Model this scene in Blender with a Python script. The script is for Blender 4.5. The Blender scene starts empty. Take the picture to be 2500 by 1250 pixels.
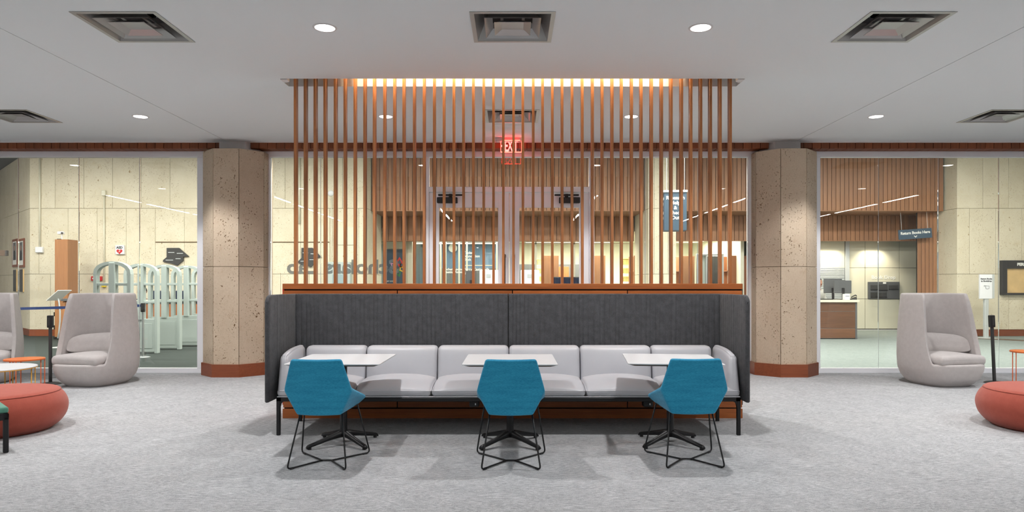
import bpy, bmesh, math, random
from mathutils import Vector, Matrix
random.seed(7)
PI = math.pi
sc = bpy.context.scene
COL = sc.collection

# ------------------------------------------------------------------ camera, world, exposure
H, F, HY = 1.4, 1667.0, 692.0            # eye height (m), focal length (px of a 2500 px frame), horizon row
cam_d = bpy.data.cameras.new('camera'); cam = bpy.data.objects.new('camera', cam_d); COL.objects.link(cam)
cam.location = (0, 0, H); cam.rotation_euler = (PI/2, 0, 0)
cam_d.sensor_width = 36.0; cam_d.lens = 36.0*F/2500.0
cam_d.shift_y = (HY-625.0)/2500.0
cam_d.clip_end = 200
sc.camera = cam
w = bpy.data.worlds.new('world'); sc.world = w; w.use_nodes = True
w.node_tree.nodes['Background'].inputs[0].default_value = (.9, .95, 1, 1)
w.node_tree.nodes['Background'].inputs[1].default_value = 0.05
vs = sc.view_settings
vs.view_transform = 'Standard'; vs.look = 'None'; vs.gamma = 1.0; vs.exposure = 0.2; vs.use_curve_mapping = False
sc.cycles.max_bounces = 8; sc.cycles.diffuse_bounces = 4; sc.cycles.glossy_bounces = 4
sc.cycles.transparent_max_bounces = 16; sc.cycles.caustics_reflective = False; sc.cycles.caustics_refractive = False
sc.cycles.sample_clamp_indirect = 6.0; sc.cycles.adaptive_threshold = 0.02

DOWN_W, COVE_E, PEND_E, LOBBY_W = 198.0, 75.0, 46.0, 318.0     # lamp strengths
def area(name, loc, sx, sy, watts, col, rot=(0, 0, 0)):
    L = bpy.data.lights.new(name, 'AREA'); L.shape = 'RECTANGLE'; L.size = sx; L.size_y = sy
    L.energy = watts; L.color = col
    o = bpy.data.objects.new(name, L); COL.objects.link(o); o.location = loc; o.rotation_euler = rot
    return o
# lobby: rows of ceiling luminaires beyond the glass (the fixtures hang above the line of sight)
for lx in (-12.0, -6.5, -1.0, 4.5, 10.0):
    area('lobby_luminaire', (lx, 14.8, 4.86), 4.2, .5, LOBBY_W*.72, (1, .97, .89))
    area('lobby_luminaire', (lx, 11.9, 4.86), 4.2, .5, LOBBY_W*.75, (1, .97, .89))
area('back_office_luminaire', (-1.6, 22.6, 2.86), 3.6, 3.0, 170, (1, .97, .82))
area('back_office_luminaire', (2.0, 22.6, 2.86), 3.0, 3.6, 420, (1, .97, .80))
area('work_room_luminaire', (5.6, 22.6, 2.86), 2.0, 3.6, 240, (1, .97, .80))

# ------------------------------------------------------------------ helpers
def px(x, d): return (x-1250.0)*d/F                 # photo column -> metres right of the axis, d metres away
def pz(y, d): return H+(HY-y)*d/F                   # photo row -> height
def lin(c):
    return tuple(((v/255.0)/12.92 if v/255.0 <= .04045 else ((v/255.0+.055)/1.055)**2.4) for v in c)+(1.0,)
def new_mat(name):
    m = bpy.data.materials.new(name); m.use_nodes = True
    nt = m.node_tree; b = nt.nodes['Principled BSDF']
    return m, nt, b
def N(nt, t, **kw):
    n = nt.nodes.new(t)
    for k, v in kw.items():
        if k.startswith('i_'): n.inputs[k[2:].replace('_', ' ')].default_value = v
        else: setattr(n, k, v)
    return n
def L(nt, a, b): nt.links.new(a, b)
def coords(nt, scale=(1, 1, 1), rnd=True, rot=(0, 0, 0)):
    tc = N(nt, 'ShaderNodeTexCoord'); mp = N(nt, 'ShaderNodeMapping')
    mp.inputs['Scale'].default_value = scale; mp.inputs['Rotation'].default_value = rot
    if rnd:
        oi = N(nt, 'ShaderNodeObjectInfo'); mu = N(nt, 'ShaderNodeMath', operation='MULTIPLY'); mu.inputs[1].default_value = 37.0
        L(nt, oi.outputs['Random'], mu.inputs[0])
        ad = N(nt, 'ShaderNodeVectorMath', operation='ADD'); L(nt, tc.outputs['Object'], ad.inputs[0]); L(nt, mu.outputs[0], ad.inputs[1])
        L(nt, ad.outputs[0], mp.inputs[0])
    else: L(nt, tc.outputs['Object'], mp.inputs[0])
    return mp.outputs[0]
def noise(nt, vec, scale, detail=3, rough=.55):
    n = N(nt, 'ShaderNodeTexNoise'); n.inputs['Scale'].default_value = scale; n.inputs['Detail'].default_value = detail
    n.inputs['Roughness'].default_value = rough; L(nt, vec, n.inputs['Vector']); return n.outputs['Fac']
def ramp(nt, fac, stops):
    r = N(nt, 'ShaderNodeValToRGB'); e = r.color_ramp.elements
    while len(e) < len(stops): e.new(.5)
    for k, (p, c) in enumerate(stops): e[k].position = p; e[k].color = c
    L(nt, fac, r.inputs[0]); return r.outputs[0]
def mixc(nt, fac, a, b, mode='MIX'):
    m = N(nt, 'ShaderNodeMix', data_type='RGBA', blend_type=mode)
    for sock, v in ((m.inputs[0], fac), (m.inputs[6], a), (m.inputs[7], b)):
        if hasattr(v, 'is_output'): L(nt, v, sock)
        else: sock.default_value = v
    return m.outputs[2]
def bump(nt, b, h, strength=.3, dist=.01):
    n = N(nt, 'ShaderNodeBump'); n.inputs['Strength'].default_value = strength; n.inputs['Distance'].default_value = dist
    L(nt, h, n.inputs['Height']); L(nt, n.outputs[0], b.inputs['Normal'])
M = {}
def plain(name, c, rough=.5, metal=0.0, spec=.5, var=0.0, vscale=20, bmp=0.0, emit=0.0):
    m, nt, b = new_mat(name)
    b.inputs['Roughness'].default_value = rough; b.inputs['Metallic'].default_value = metal
    b.inputs['Specular IOR Level'].default_value = spec
    col = lin(c); b.inputs['Base Color'].default_value = col
    if var or bmp:
        v = coords(nt); n = noise(nt, v, vscale, 4)
        if var:
            lo = tuple(x*(1-var) for x in col[:3])+(1,); hi = tuple(min(1, x*(1+var)) for x in col[:3])+(1,)
            L(nt, ramp(nt, n, [(.3, lo), (.7, hi)]), b.inputs['Base Color'])
        if bmp: bump(nt, b, n, bmp, .004)
    if emit:
        b.inputs['Emission Color'].default_value = col; b.inputs['Emission Strength'].default_value = emit
    M[name] = m; return m
def wood(name, dark, light, axis, rough=.45, scale=1.0, objvar=.25):
    m, nt, b = new_mat(name); b.inputs['Roughness'].default_value = rough
    s = [28*scale]*3; s[axis] = 1.6*scale
    v = coords(nt, s); n = noise(nt, v, 1.0, 6, .62)
    s2 = [90*scale]*3; s2[axis] = 5*scale
    n2 = noise(nt, coords(nt, s2), 1.0, 3)
    c = ramp(nt, n, [(.25, lin(dark)), (.75, lin(light))])
    c = mixc(nt, .35, c, ramp(nt, n2, [(.3, lin(dark)), (.7, lin(light))]))
    oi = N(nt, 'ShaderNodeObjectInfo')
    mr = N(nt, 'ShaderNodeMapRange'); mr.inputs[3].default_value = 1-objvar; mr.inputs[4].default_value = 1+objvar*.5
    L(nt, oi.outputs['Random'], mr.inputs[0])
    hs = N(nt, 'ShaderNodeHueSaturation'); L(nt, mr.outputs[0], hs.inputs['Value']); L(nt, c, hs.inputs['Color'])
    L(nt, hs.outputs[0], b.inputs['Base Color']); bump(nt, b, n2, .12, .002)
    M[name] = m; return m
def fabric(name, dark, light, scale=220, stretch=(1, 1, 1), rough=.9, bmp=.25, sheen=.15):
    m, nt, b = new_mat(name); b.inputs['Roughness'].default_value = rough
    b.inputs['Specular IOR Level'].default_value = .2; b.inputs['Sheen Weight'].default_value = sheen
    v = coords(nt, stretch, False); n = noise(nt, v, scale, 3, .7); n2 = noise(nt, v, scale*.06, 2)
    c = ramp(nt, n, [(.3, lin(dark)), (.7, lin(light))])
    c = mixc(nt, .25, c, ramp(nt, n2, [(.35, lin(dark)), (.65, lin(light))]))
    L(nt, c, b.inputs['Base Color']); bump(nt, b, n, bmp, .003)
    M[name] = m; return m
def stone(name, a, b_, pit, wear, dens=.48, big_lo=.80):
    m, nt, b = new_mat(name); b.inputs['Roughness'].default_value = .85; b.inputs['Specular IOR Level'].default_value = .25
    v = coords(nt, (1, 1, .8)); big = noise(nt, v, 1.7, 5, .6); fine = noise(nt, v, 60, 3, .6)
    c = ramp(nt, big, [(.3, lin(a)), (.7, lin(b_))])
    c = mixc(nt, .25, c, ramp(nt, fine, [(.35, lin(wear)), (.65, lin(b_))]))
    sm = noise(nt, v, 2.6, 2); smr = ramp(nt, sm, [(.36, (0, 0, 0, 1)), (.58, (1, 1, 1, 1))])
    def pits(sc_, thr, lo):
        dv = N(nt, 'ShaderNodeTexNoise'); dv.inputs['Scale'].default_value = sc_*1.4; L(nt, v, dv.inputs['Vector'])
        ms = N(nt, 'ShaderNodeVectorMath', operation='MULTIPLY_ADD'); ms.inputs[1].default_value = (1.6/sc_,)*3
        L(nt, dv.outputs['Color'], ms.inputs[0]); L(nt, v, ms.inputs[2])
        vo = N(nt, 'ShaderNodeTexVoronoi'); vo.inputs['Scale'].default_value = sc_; L(nt, ms.outputs[0], vo.inputs['Vector'])
        sep = N(nt, 'ShaderNodeSeparateColor'); L(nt, vo.outputs['Color'], sep.inputs[0])
        pr = N(nt, 'ShaderNodeMapRange'); pr.inputs[1].default_value = lo; pr.inputs[2].default_value = 1.0
        pr.inputs[3].default_value = 0.0; pr.inputs[4].default_value = thr; L(nt, sep.outputs[0], pr.inputs[0])
        df = N(nt, 'ShaderNodeMath', operation='SUBTRACT'); L(nt, pr.outputs[0], df.inputs[0]); L(nt, vo.outputs['Distance'], df.inputs[1])
        return ramp(nt, df.outputs[0], [(0.0, (0, 0, 0, 1)), (.13, (1, 1, 1, 1))])
    p1 = pits(15, .30, big_lo); p2 = pits(54, .46, dens-.06)
    p2m = mixc(nt, 1.0, p2, smr, 'MULTIPLY')
    pp = mixc(nt, 1.0, p1, p2m, 'LIGHTEN')
    st = noise(nt, v, 9, 3); str_ = ramp(nt, st, [(.62, (0, 0, 0, 1)), (.75, (.5, .5, .5, 1))])
    c = mixc(nt, str_, c, lin(wear))
    c = mixc(nt, pp, c, lin(pit)); L(nt, c, b.inputs['Base Color'])
    inv = N(nt, 'ShaderNodeInvert'); L(nt, pp, inv.inputs['Color'])
    bump(nt, b, inv.outputs[0], .8, .006)
    M[name] = m; return m
def carpet(name, dark, mid, light, sc_=1.0):
    m, nt, b = new_mat(name); b.inputs['Roughness'].default_value = 1.0; b.inputs['Specular IOR Level'].default_value = .05
    v1 = coords(nt, (13*sc_, 46*sc_, 1), False); n1 = noise(nt, v1, 1.0, 4, .75)
    vf = coords(nt, (1, 1, 1), False); patch = noise(nt, vf, 2.2*sc_, 4, .65)
    v2 = coords(nt, (26*sc_, 80*sc_, 1), False, (0, 0, .45)); n2 = noise(nt, v2, 1.0, 3, .7)
    pm = ramp(nt, patch, [(.42, (0, 0, 0, 1)), (.56, (1, 1, 1, 1))])
    st = [(.34, lin(dark)), (.5, lin(mid)), (.66, lin(light))]
    c = mixc(nt, pm, ramp(nt, n1, st), ramp(nt, n2, st))
    n3 = noise(nt, vf, 120*sc_, 3, .8); c = mixc(nt, .42, c, ramp(nt, n3, st))
    big = noise(nt, vf, 5.5*sc_, 3, .6); c = mixc(nt, .10, c, ramp(nt, big, st))
    L(nt, c, b.inputs['Base Color']); bump(nt, b, n3, .5, .004)
    M[name] = m; return m
def emission(name, c, s):
    m = bpy.data.materials.new(name); m.use_nodes = True; nt = m.node_tree; nt.nodes.clear()
    e = N(nt, 'ShaderNodeEmission'); e.inputs[0].default_value = tuple(c)+(1,); e.inputs[1].default_value = s
    o = N(nt, 'ShaderNodeOutputMaterial'); L(nt, e.outputs[0], o.inputs[0]); M[name] = m; return m
def glass(name, tint, ior=1.45, rough=0.0, haze=0.0):
    m = bpy.data.materials.new(name); m.use_nodes = True; nt = m.node_tree; nt.nodes.clear()
    fr = N(nt, 'ShaderNodeFresnel'); fr.inputs[0].default_value = ior
    t = N(nt, 'ShaderNodeBsdfTransparent'); t.inputs[0].default_value = tuple(tint)+(1,)
    g = N(nt, 'ShaderNodeBsdfGlossy'); g.inputs['Roughness'].default_value = rough; g.inputs[0].default_value = (1, 1, 1, 1)
    mx = N(nt, 'ShaderNodeMixShader'); L(nt, fr.outputs[0], mx.inputs[0]); L(nt, t.outputs[0], mx.inputs[1]); L(nt, g.outputs[0], mx.inputs[2])
    o = N(nt, 'ShaderNodeOutputMaterial'); L(nt, mx.outputs[0], o.inputs[0]); M[name] = m; return m

carpet('carpet', (112, 113, 114), (170, 171, 173), (216, 217, 219))
carpet('lobby_dark', (54, 60, 58), (66, 72, 70), (82, 88, 86), .6)
carpet('lobby_light', (112, 121, 119), (134, 143, 140), (154, 162, 159), .6)
plain('ceiling_paint', (243, 248, 250), .9, spec=.1)
plain('white_paint', (225, 222, 222), .6)
plain('frame_white', (240, 241, 246), .45)
plain('dark_void', (18, 18, 18), .9)
stone('column_stone', (196, 178, 155), (214, 198, 176), (112, 84, 56), (182, 156, 130))
stone('lobby_stone', (212, 203, 180), (228, 221, 201), (164, 138, 96), (208, 192, 156), .62, .88)
plain('joint', (120, 100, 74), .95)
wood('screen_wood', (132, 80, 42), (198, 130, 76), 2, .42, 1.0, .22)
wood('wall_wood', (150, 78, 30), (196, 112, 52), 0, .42, 1.0, .12)
wood('board_wood', (138, 94, 64), (170, 124, 89), 2, .5, 1.0, .16)
wood('valance_wood', (112, 58, 28), (146, 80, 42), 2, .5, 1.0, .18)
wood('base_wood', (120, 60, 34), (152, 82, 48), 0, .45)
wood('pylon_wood', (162, 108, 64), (190, 134, 88), 2, .5)
wood('desk_wood', (84, 56, 40), (128, 88, 62), 0, .45)
wood('orange_wood', (150, 88, 48), (176, 108, 64), 2, .5)
fabric('felt', (50, 50, 52), (92, 92, 95), 260, (1, 1, 1), .95, .4)
plain('leather', (190, 190, 195), .42, spec=.45, var=.02, vscale=6, bmp=.03)
fabric('blue_fabric', (18, 112, 152), (58, 166, 202), 120, (.5, .5, 4), .85, .25)
fabric('pod_fabric', (177, 171, 169), (199, 193, 191), 300, (1, 1, 1), .85, .12)
fabric('coral_fabric', (152, 70, 57), (174, 88, 72), 300, (1, 1, 1), .85, .2)
fabric('green_fabric', (70, 122, 104), (96, 148, 130), 300, (1, 1, 1), .85, .2)
fabric('navy_fabric', (24, 34, 54), (44, 56, 80), 200)
plain('black_metal', (22, 22, 24), .45, .2)
plain('black_plastic', (30, 30, 32), .5)
plain('charcoal', (58, 58, 58), .6)
plain('table_white', (203, 203, 204), .5, spec=.15)
plain('ply_edge', (92, 74, 60), .6, var=.15, vscale=30)
plain('orange_metal', (226, 116, 46), .35)
plain('orange_leg', (204, 96, 44), .35)
plain('mustard', (206, 150, 50), .35)
plain('aluminium', (176, 180, 182), .35, .7)
plain('vent_metal', (186, 184, 182), .32, .55)
plain('vent_dark', (42, 42, 44), .7)
plain('gate_grey', (176, 188, 184), .5)
plain('slate_blue', (58, 80, 98), .55)
plain('cream_panel', (218, 214, 194), .3)
plain('office_white', (226, 224, 206), .7)
plain('office_blue', (96, 124, 152), .7)
plain('grey_laminate', (88, 90, 92), .5)
plain('silver', (200, 206, 208), .4, .3)
plain('tan_print', (214, 182, 128), .6, var=.12, vscale=5)
plain('box_yellow', (204, 188, 118), .8, var=.1, vscale=30)
plain('white_plastic', (232, 234, 238), .4)
plain('print_white', (238, 238, 234), .6)
plain('print_dark', (40, 44, 48), .6)
plain('red_paint', (196, 30, 34), .5)
plain('belt_blue', (22, 56, 120), .7)
plain('yellow_plastic', (222, 196, 40), .5)
plain('skin', (192, 146, 122), .55)
plain('hair_dark', (28, 24, 24), .6)
plain('shirt_white', (226, 226, 220), .85)
plain('glass_frosted', (148, 168, 172), .4)
m_, nt_, b_n = new_mat('vinyl'); b_n.inputs['Base Color'].default_value = lin((186, 202, 210)); b_n.inputs['Alpha'].default_value = .55; b_n.inputs['Roughness'].default_value = .7; M['vinyl'] = m_
for nm, c in (('petal_red', (214, 52, 52)), ('petal_orange', (226, 96, 40)), ('petal_yellow', (230, 190, 40)), ('petal_green', (40, 130, 70)),
              ('petal_pink', (214, 160, 200)), ('petal_blue', (150, 180, 220))): plain(nm, c, .6)
emission('lamp_face', (1, .98, .95), 14.0)
emission('cove_led', (1, .76, .48), COVE_E)
emission('pendant_led', (1, .97, .93), PEND_E)
emission('exit_red', (1, .10, .085), 6.0)
emission('exit_edge', (1, .03, .02), 22.0)
emission('led_green', (.1, 1, .4), 4.0)
emission('puck', (1, .9, .7), 14.0)
glass('glazing', (.985, 1.0, .992))
glass('acrylic', (.95, .93, .93), 1.3)

def link(name, me, mat=None, parent=None, world=True, loc=None, rot=None, smooth=None):
    o = bpy.data.objects.new(name, me); COL.objects.link(o)
    if mat and not me.materials: me.materials.append(M[mat])
    if parent:
        o.parent = parent
        if world: o.location = -Vector(parent.location)
    if loc is not None: o.location = loc
    if rot is not None: o.rotation_euler = rot
    return o
def fin(bm, smooth=False, angle=None):
    me = bpy.data.meshes.new('mesh')
    bmesh.ops.recalc_face_normals(bm, faces=bm.faces)
    if smooth or angle:
        for f in bm.faces: f.smooth = True
        if angle:
            for e in bm.edges:
                if len(e.link_faces) == 2 and e.calc_face_angle(0) > angle: e.smooth = False
    bm.to_mesh(me); bm.free(); return me
def obj(name, bm, mat, parent=None, world=True, smooth=False, angle=None, **kw):
    return link(name, fin(bm, smooth, angle), mat, parent, world, **kw)
def add_box(bm, x0, x1, y0, y1, z0, z1, bev=0.0, seg=2):
    vs_ = [bm.verts.new((x, y, z)) for z in (z0, z1) for y in (y0, y1) for x in (x0, x1)]
    fs = [bm.faces.new([vs_[i] for i in q]) for q in ((0, 2, 3, 1), (4, 5, 7, 6), (0, 1, 5, 4), (2, 6, 7, 3), (0, 4, 6, 2), (1, 3, 7, 5))]
    if bev:
        es = list({e for f in fs for e in f.edges})
        bmesh.ops.bevel(bm, geom=es, offset=bev, segments=seg, affect='EDGES', profile=.5)
    return bm
def box(x0, x1, y0, y1, z0, z1, bev=0.0, seg=2): return add_box(bmesh.new(), x0, x1, y0, y1, z0, z1, bev, seg)
def add_prism(bm, pts, a, b, plane='xy'):
    """closed outline pts in a plane, extruded from a to b along the third axis"""
    def P(p, t): return {'xy': (p[0], p[1], t), 'xz': (p[0], t, p[1]), 'yz': (t, p[0], p[1])}[plane]
    lo = [bm.verts.new(P(p, a)) for p in pts]; hi = [bm.verts.new(P(p, b)) for p in pts]
    n = len(pts); bm.faces.new(lo); bm.faces.new(hi[::-1])
    for i in range(n): bm.faces.new((lo[i], hi[i], hi[(i+1) % n], lo[(i+1) % n]))
    return bm
def prism(pts, a, b, plane='xy'): return add_prism(bmesh.new(), pts, a, b, plane)
def add_tube(bm, pts, r, seg=8, closed=False, cap=True):
    pts = [Vector(p) for p in pts]; n = len(pts); rings = []
    rr = r if isinstance(r, (list, tuple)) else [r]*n
    up = None
    for i, p in enumerate(pts):
        a = pts[i-1] if (i > 0 or closed) else p; c = pts[(i+1) % n] if (i < n-1 or closed) else p
        t = (c-a).normalized()
        if up is None:
            up = Vector((0, 0, 1)) if abs(t.z) < .9 else Vector((1, 0, 0))
        u = (up-t*up.dot(t))
        if u.length < 1e-5: u = t.orthogonal()
        u.normalize(); v = t.cross(u); up = u
        rings.append([bm.verts.new(p+(u*math.cos(2*PI*k/seg)+v*math.sin(2*PI*k/seg))*rr[i]) for k in range(seg)])
    for i in range(n if closed else n-1):
        A, B = rings[i], rings[(i+1) % n]
        for k in range(seg): bm.faces.new((A[k], A[(k+1) % seg], B[(k+1) % seg], B[k]))
    if cap and not closed:
        bm.faces.new(rings[0][::-1]); bm.faces.new(rings[-1])
    return bm
def tube(pts, r, seg=8, closed=False): return add_tube(bmesh.new(), pts, r, seg, closed)
def fillet(pts, r, n=4):
    """round the inner corners of a polyline"""
    pts = [Vector(p) for p in pts]; out = [pts[0]]
    for i in range(1, len(pts)-1):
        p, a, b = pts[i], pts[i-1], pts[i+1]
        u = (a-p); v = (b-p); d = min(r, u.length*.45, v.length*.45)
        s, e = p+u.normalized()*d, p+v.normalized()*d
        for k in range(n+1):
            t = k/n; out.append(s*(1-t)**2+p*2*t*(1-t)+e*t*t)
    out.append(pts[-1]); return out
def add_lathe(bm, prof, seg=32, cx=0, cy=0):
    rings = []
    for r, z in prof:
        if r < 1e-6: rings.append([bm.verts.new((cx, cy, z))])
        else: rings.append([bm.verts.new((cx+r*math.cos(2*PI*k/seg), cy+r*math.sin(2*PI*k/seg), z)) for k in range(seg)])
    for A, B in zip(rings, rings[1:]):
        for k in range(seg):
            q = (k+1) % seg
            if len(A) == 1 and len(B) == 1: continue
            if len(A) == 1: bm.faces.new((A[0], B[q], B[k]))
            elif len(B) == 1: bm.faces.new((A[k], A[q], B[0]))
            else: bm.faces.new((A[k], A[q], B[q], B[k]))
    return bm
def lathe(prof, seg=32, cx=0, cy=0): return add_lathe(bmesh.new(), prof, seg, cx, cy)
def rbox(sx, sy, sz, r, n=8, shape=None):
    """soft box (full sizes) centred at the origin; shape(x,y,z in -1..1, Vector) may puff or taper it"""
    h = (sx/2, sy/2, sz/2); bm = bmesh.new(); cache = {}
    def samples(a):
        s = [-a+r*t for t in (0, .25, .55, 1)]; m = [-(a-r)+2*(a-r)*k/n for k in range(1, n)]
        return s+m+[-x for x in s[::-1]]
    S = [samples(a) for a in h]
    def vert(p):
        q = Vector([max(-(h[k]-r), min(h[k]-r, p[k])) for k in range(3)]); d = Vector(p)-q
        v = q+(d.normalized()*r if d.length > 1e-9 else d)
        if shape: v = shape(p[0]/h[0], p[1]/h[1], p[2]/h[2], v)
        k = tuple(round(c, 6) for c in p)
        if k not in cache: cache[k] = bm.verts.new(v)
        return cache[k]
    for ax in range(3):
        u, v = [k for k in range(3) if k != ax]
        for s in (-h[ax], h[ax]):
            for i in range(len(S[u])-1):
                for j in range(len(S[v])-1):
                    q = []
                    for a, b in ((i, j), (i+1, j), (i+1, j+1), (i, j+1)):
                        p = [0, 0, 0]; p[ax] = s; p[u] = S[u][a]; p[v] = S[v][b]; q.append(vert(p))
                    try: bm.faces.new(q)
                    except ValueError: pass
    return bm
def text_mesh(s, size, depth=.004, bold=0.0, align='LEFT', space=1.0, line=1.0):
    c = bpy.data.curves.new('text', 'FONT'); c.body = s; c.size = size; c.extrude = depth/2; c.offset = bold
    c.align_x = align; c.space_character = space; c.space_line = line; c.resolution_u = 3
    t = bpy.data.objects.new('text', c); COL.objects.link(t)
    dg = bpy.context.evaluated_depsgraph_get(); me = bpy.data.meshes.new_from_object(t.evaluated_get(dg))
    bpy.data.objects.remove(t); bpy.data.curves.remove(c); me.materials.clear(); return me
def thing(name, label, cat, loc=(0, 0, 0), rz=0.0, group=None, kind=None):
    o = bpy.data.objects.new(name, None); COL.objects.link(o); o.empty_display_size = .1
    o.location = loc; o.rotation_euler = (0, 0, rz); return tag(o, label, cat, group, kind)
def tag(o, label=None, cat=None, group=None, kind=None):
    if label: o['label'] = label
    if cat: o['category'] = cat
    if group: o['group'] = group
    if kind: o['kind'] = kind
    return o
def dup(root, loc, rz, label):
    r = root.copy(); COL.objects.link(r); r.location = loc; r.rotation_euler = (0, 0, rz); r['label'] = label
    for ch in list(root.children):
        c = ch.copy(); COL.objects.link(c); c.parent = r
        for g in list(ch.children):
            d = g.copy(); COL.objects.link(d); d.parent = c
    return r
# ------------------------------------------------------------------ room shell
CEIL, GY, SY = 3.57, 10.70, 18.20        # lounge ceiling height, glazing line, lobby stone wall line
def struct(name, bm, mat, label=None, **kw):
    o = obj(name, bm, mat, **kw); o['kind'] = 'structure'
    if label: o['label'] = label
    return o
def setting(name, label, loc=(0, 0, 0)):
    return thing(name, label, None, loc, kind='structure')
struct('floor', box(-16, 16, -12, 10.78, -.1, 0), 'carpet', 'light grey streaky carpet across the lounge floor')
struct('floor_lobby_left', box(-17, -.4, 10.78, 23, -.1, -.002), 'lobby_dark', 'dark grey-green carpet of the lobby behind the left glazing')
struct('floor_lobby_right', box(-.4, 16, 10.78, 30, -.1, -.002), 'lobby_light', 'pale grey-green carpet of the lobby behind the right glazing')
struct('trim_9', prism([(px(2395, 17.3), 17.75), (13.4, 15.9), (13.4, 15.4), (px(2375, 17.3), 17.45)], -.002, .004), 'ply_edge', 'brown floor strip crossing the pale lobby carpet')
struct('wall_left', box(-16.2, -16, -12, 10.9, 0, 5.2), 'white_paint')
struct('wall_right', box(16, 16.2, -12, 10.9, 0, 5.2), 'white_paint')
struct('wall_behind', box(-16, 16, -12.2, -12, 0, 5.2), 'white_paint')
struct('wall_glazing_left', box(-16, -9.1, 10.6, 10.85, 0, 5.2), 'white_paint')
struct('wall_glazing_right', box(9.1, 16, 10.6, 10.85, 0, 5.2), 'white_paint')
struct('wall_header', box(-9.1, 9.1, 10.72, 10.95, 3.5, 5.2), 'white_paint')
struct('ceiling_open_area', box(-16, 16, -12, 4.6, 5.0, 5.2), 'ceiling_paint')
struct('ceiling_edge', box(-16, 16, 4.60, 4.66, CEIL, 5.2), 'white_paint')

DIFF = [(-3.19, 5.79), (.005, 5.79), (3.21, 5.79), (-6.40, 8.86), (.0, 8.86), (6.33, 8.86)]
DR = .345
def holed(x0, x1, y0, y1, holes, z, t):
    xs = sorted({x0, x1, *[v for h in holes for v in h[:2]]}); ys = sorted({y0, y1, *[v for h in holes for v in h[2:]]})
    bm = bmesh.new(); V = {}
    def vv(x, y, zz):
        k = (x, y, zz)
        if k not in V: V[k] = bm.verts.new(k)
        return V[k]
    def solid(i, j):
        if i < 0 or j < 0 or i >= len(xs)-1 or j >= len(ys)-1: return False
        cx, cy = (xs[i]+xs[i+1])/2, (ys[j]+ys[j+1])/2
        return not any(h[0] < cx < h[1] and h[2] < cy < h[3] for h in holes)
    for i in range(len(xs)-1):
        for j in range(len(ys)-1):
            if not solid(i, j): continue
            a, b, c, d = xs[i], xs[i+1], ys[j], ys[j+1]
            for zz in (z, z+t): bm.faces.new((vv(a, c, zz), vv(b, c, zz), vv(b, d, zz), vv(a, d, zz)))
            for (di, dj, p, q) in ((-1, 0, (a, c), (a, d)), (1, 0, (b, c), (b, d)), (0, -1, (a, c), (b, c)), (0, 1, (a, d), (b, d))):
                if not solid(i+di, j+dj): bm.faces.new((vv(*p, z), vv(*q, z), vv(*q, z+t), vv(*p, z+t)))
    return bm
COVE = (-2.46, 2.47, 7.235, 7.52)
dh = [(x-DR+.03, x+DR-.03, y-DR+.03, y+DR-.03) for x, y in DIFF]
S1, S2 = -4.35, 4.33
ce = setting('ceiling', 'smooth pale grey plaster ceiling of the lounge')
for a, b in ((-16, S1-.004), (S1+.004, S2-.004), (S2+.004, 16)):
    hs = [h for h in dh if a < h[0] < b]+([COVE] if a < 0 < b else [])
    obj('panel', holed(a, b, 4.66, 10.72, hs, CEIL, .1), 'ceiling_paint', ce)
for s in (S1, S2): obj('joint_bead', box(s-.01, s+.01, 4.66, 10.72, CEIL+.006, CEIL+.02), 'charcoal', ce)
# light cove above the slat screen
cv = setting('trim_1', 'recessed light cove in the ceiling above the wooden slats', (0, 7.38, CEIL))
obj('cove_side', box(COVE[0], COVE[1], COVE[2]-.02, COVE[2], CEIL+.1, 3.98), 'ceiling_paint', cv)
obj('cove_side', box(COVE[0], COVE[1], COVE[3], COVE[3]+.02, CEIL+.1, 3.98), 'ceiling_paint', cv)
obj('cove_end', box(COVE[0]-.02, COVE[0], COVE[2], COVE[3], CEIL+.1, 3.98), 'ceiling_paint', cv)
obj('cove_end', box(COVE[1], COVE[1]+.02, COVE[2], COVE[3], CEIL+.1, 3.98), 'ceiling_paint', cv)
obj('cove_top', box(COVE[0], COVE[1], COVE[2], COVE[3], 3.98, 4.0), 'ceiling_paint', cv)
for sx, x in ((-1, COVE[0]), (1, COVE[1])):
    bm = bmesh.new()
    add_prism(bm, [(x, 7.25), (x-sx*.07, 7.25), (x-sx*.07, 7.33), (x-sx*.035, 7.36), (x, 7.36)], CEIL-.005, CEIL+.12)
    obj('corner_stop', bm, 'white_paint', cv)
t = thing('cove_lamp', 'warm glowing linear lamp hidden in the ceiling cove above the slats', 'lamp', (0, 7.262, 3.72))
obj('lamp_tray', box(-1.68, 1.72, 7.237, 7.25, 3.70, 3.78), 'white_paint', t)
obj('diffuser', box(-1.66, 1.70, 7.25, 7.275, 3.715, 3.765, .005), 'cove_led', t)

# valance of short boards under the ceiling edge along the glazing
va = setting('trim_2', 'band of short reddish wooden boards along the top of the glazing', (0, 10.5, 3.46))
vb = bmesh.new(); add_prism(vb, [(10.46, CEIL), (10.46, 3.475), (10.472, 3.465), (10.70, 3.465), (10.70, 3.482), (10.485, 3.482), (10.485, CEIL)], -.0628, .0628, 'yz'); bmesh.ops.bevel(vb, geom=[e for e in vb.edges if abs(e.verts[0].co.x-e.verts[1].co.x) < 1e-6], offset=.003, segments=1, affect='EDGES')
vme = fin(vb); vme.materials.append(M['valance_wood'])
BW = .1325
k = -68
while k <= 68:
    x = k*BW+.03
    if not (-4.47 < x < -3.96 or 3.90 < x < 4.39): link('board', vme, None, va, loc=(x, -10.5, -3.46))
    k += 1
obj('backing', box(-9.1, 9.1, 10.5, 10.71, 3.485, CEIL), 'dark_void', va)
obj('edge_strip', box(-9.1, 9.1, 10.448, 10.462, CEIL-.014, CEIL+.002), 'white_paint', va)

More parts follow.
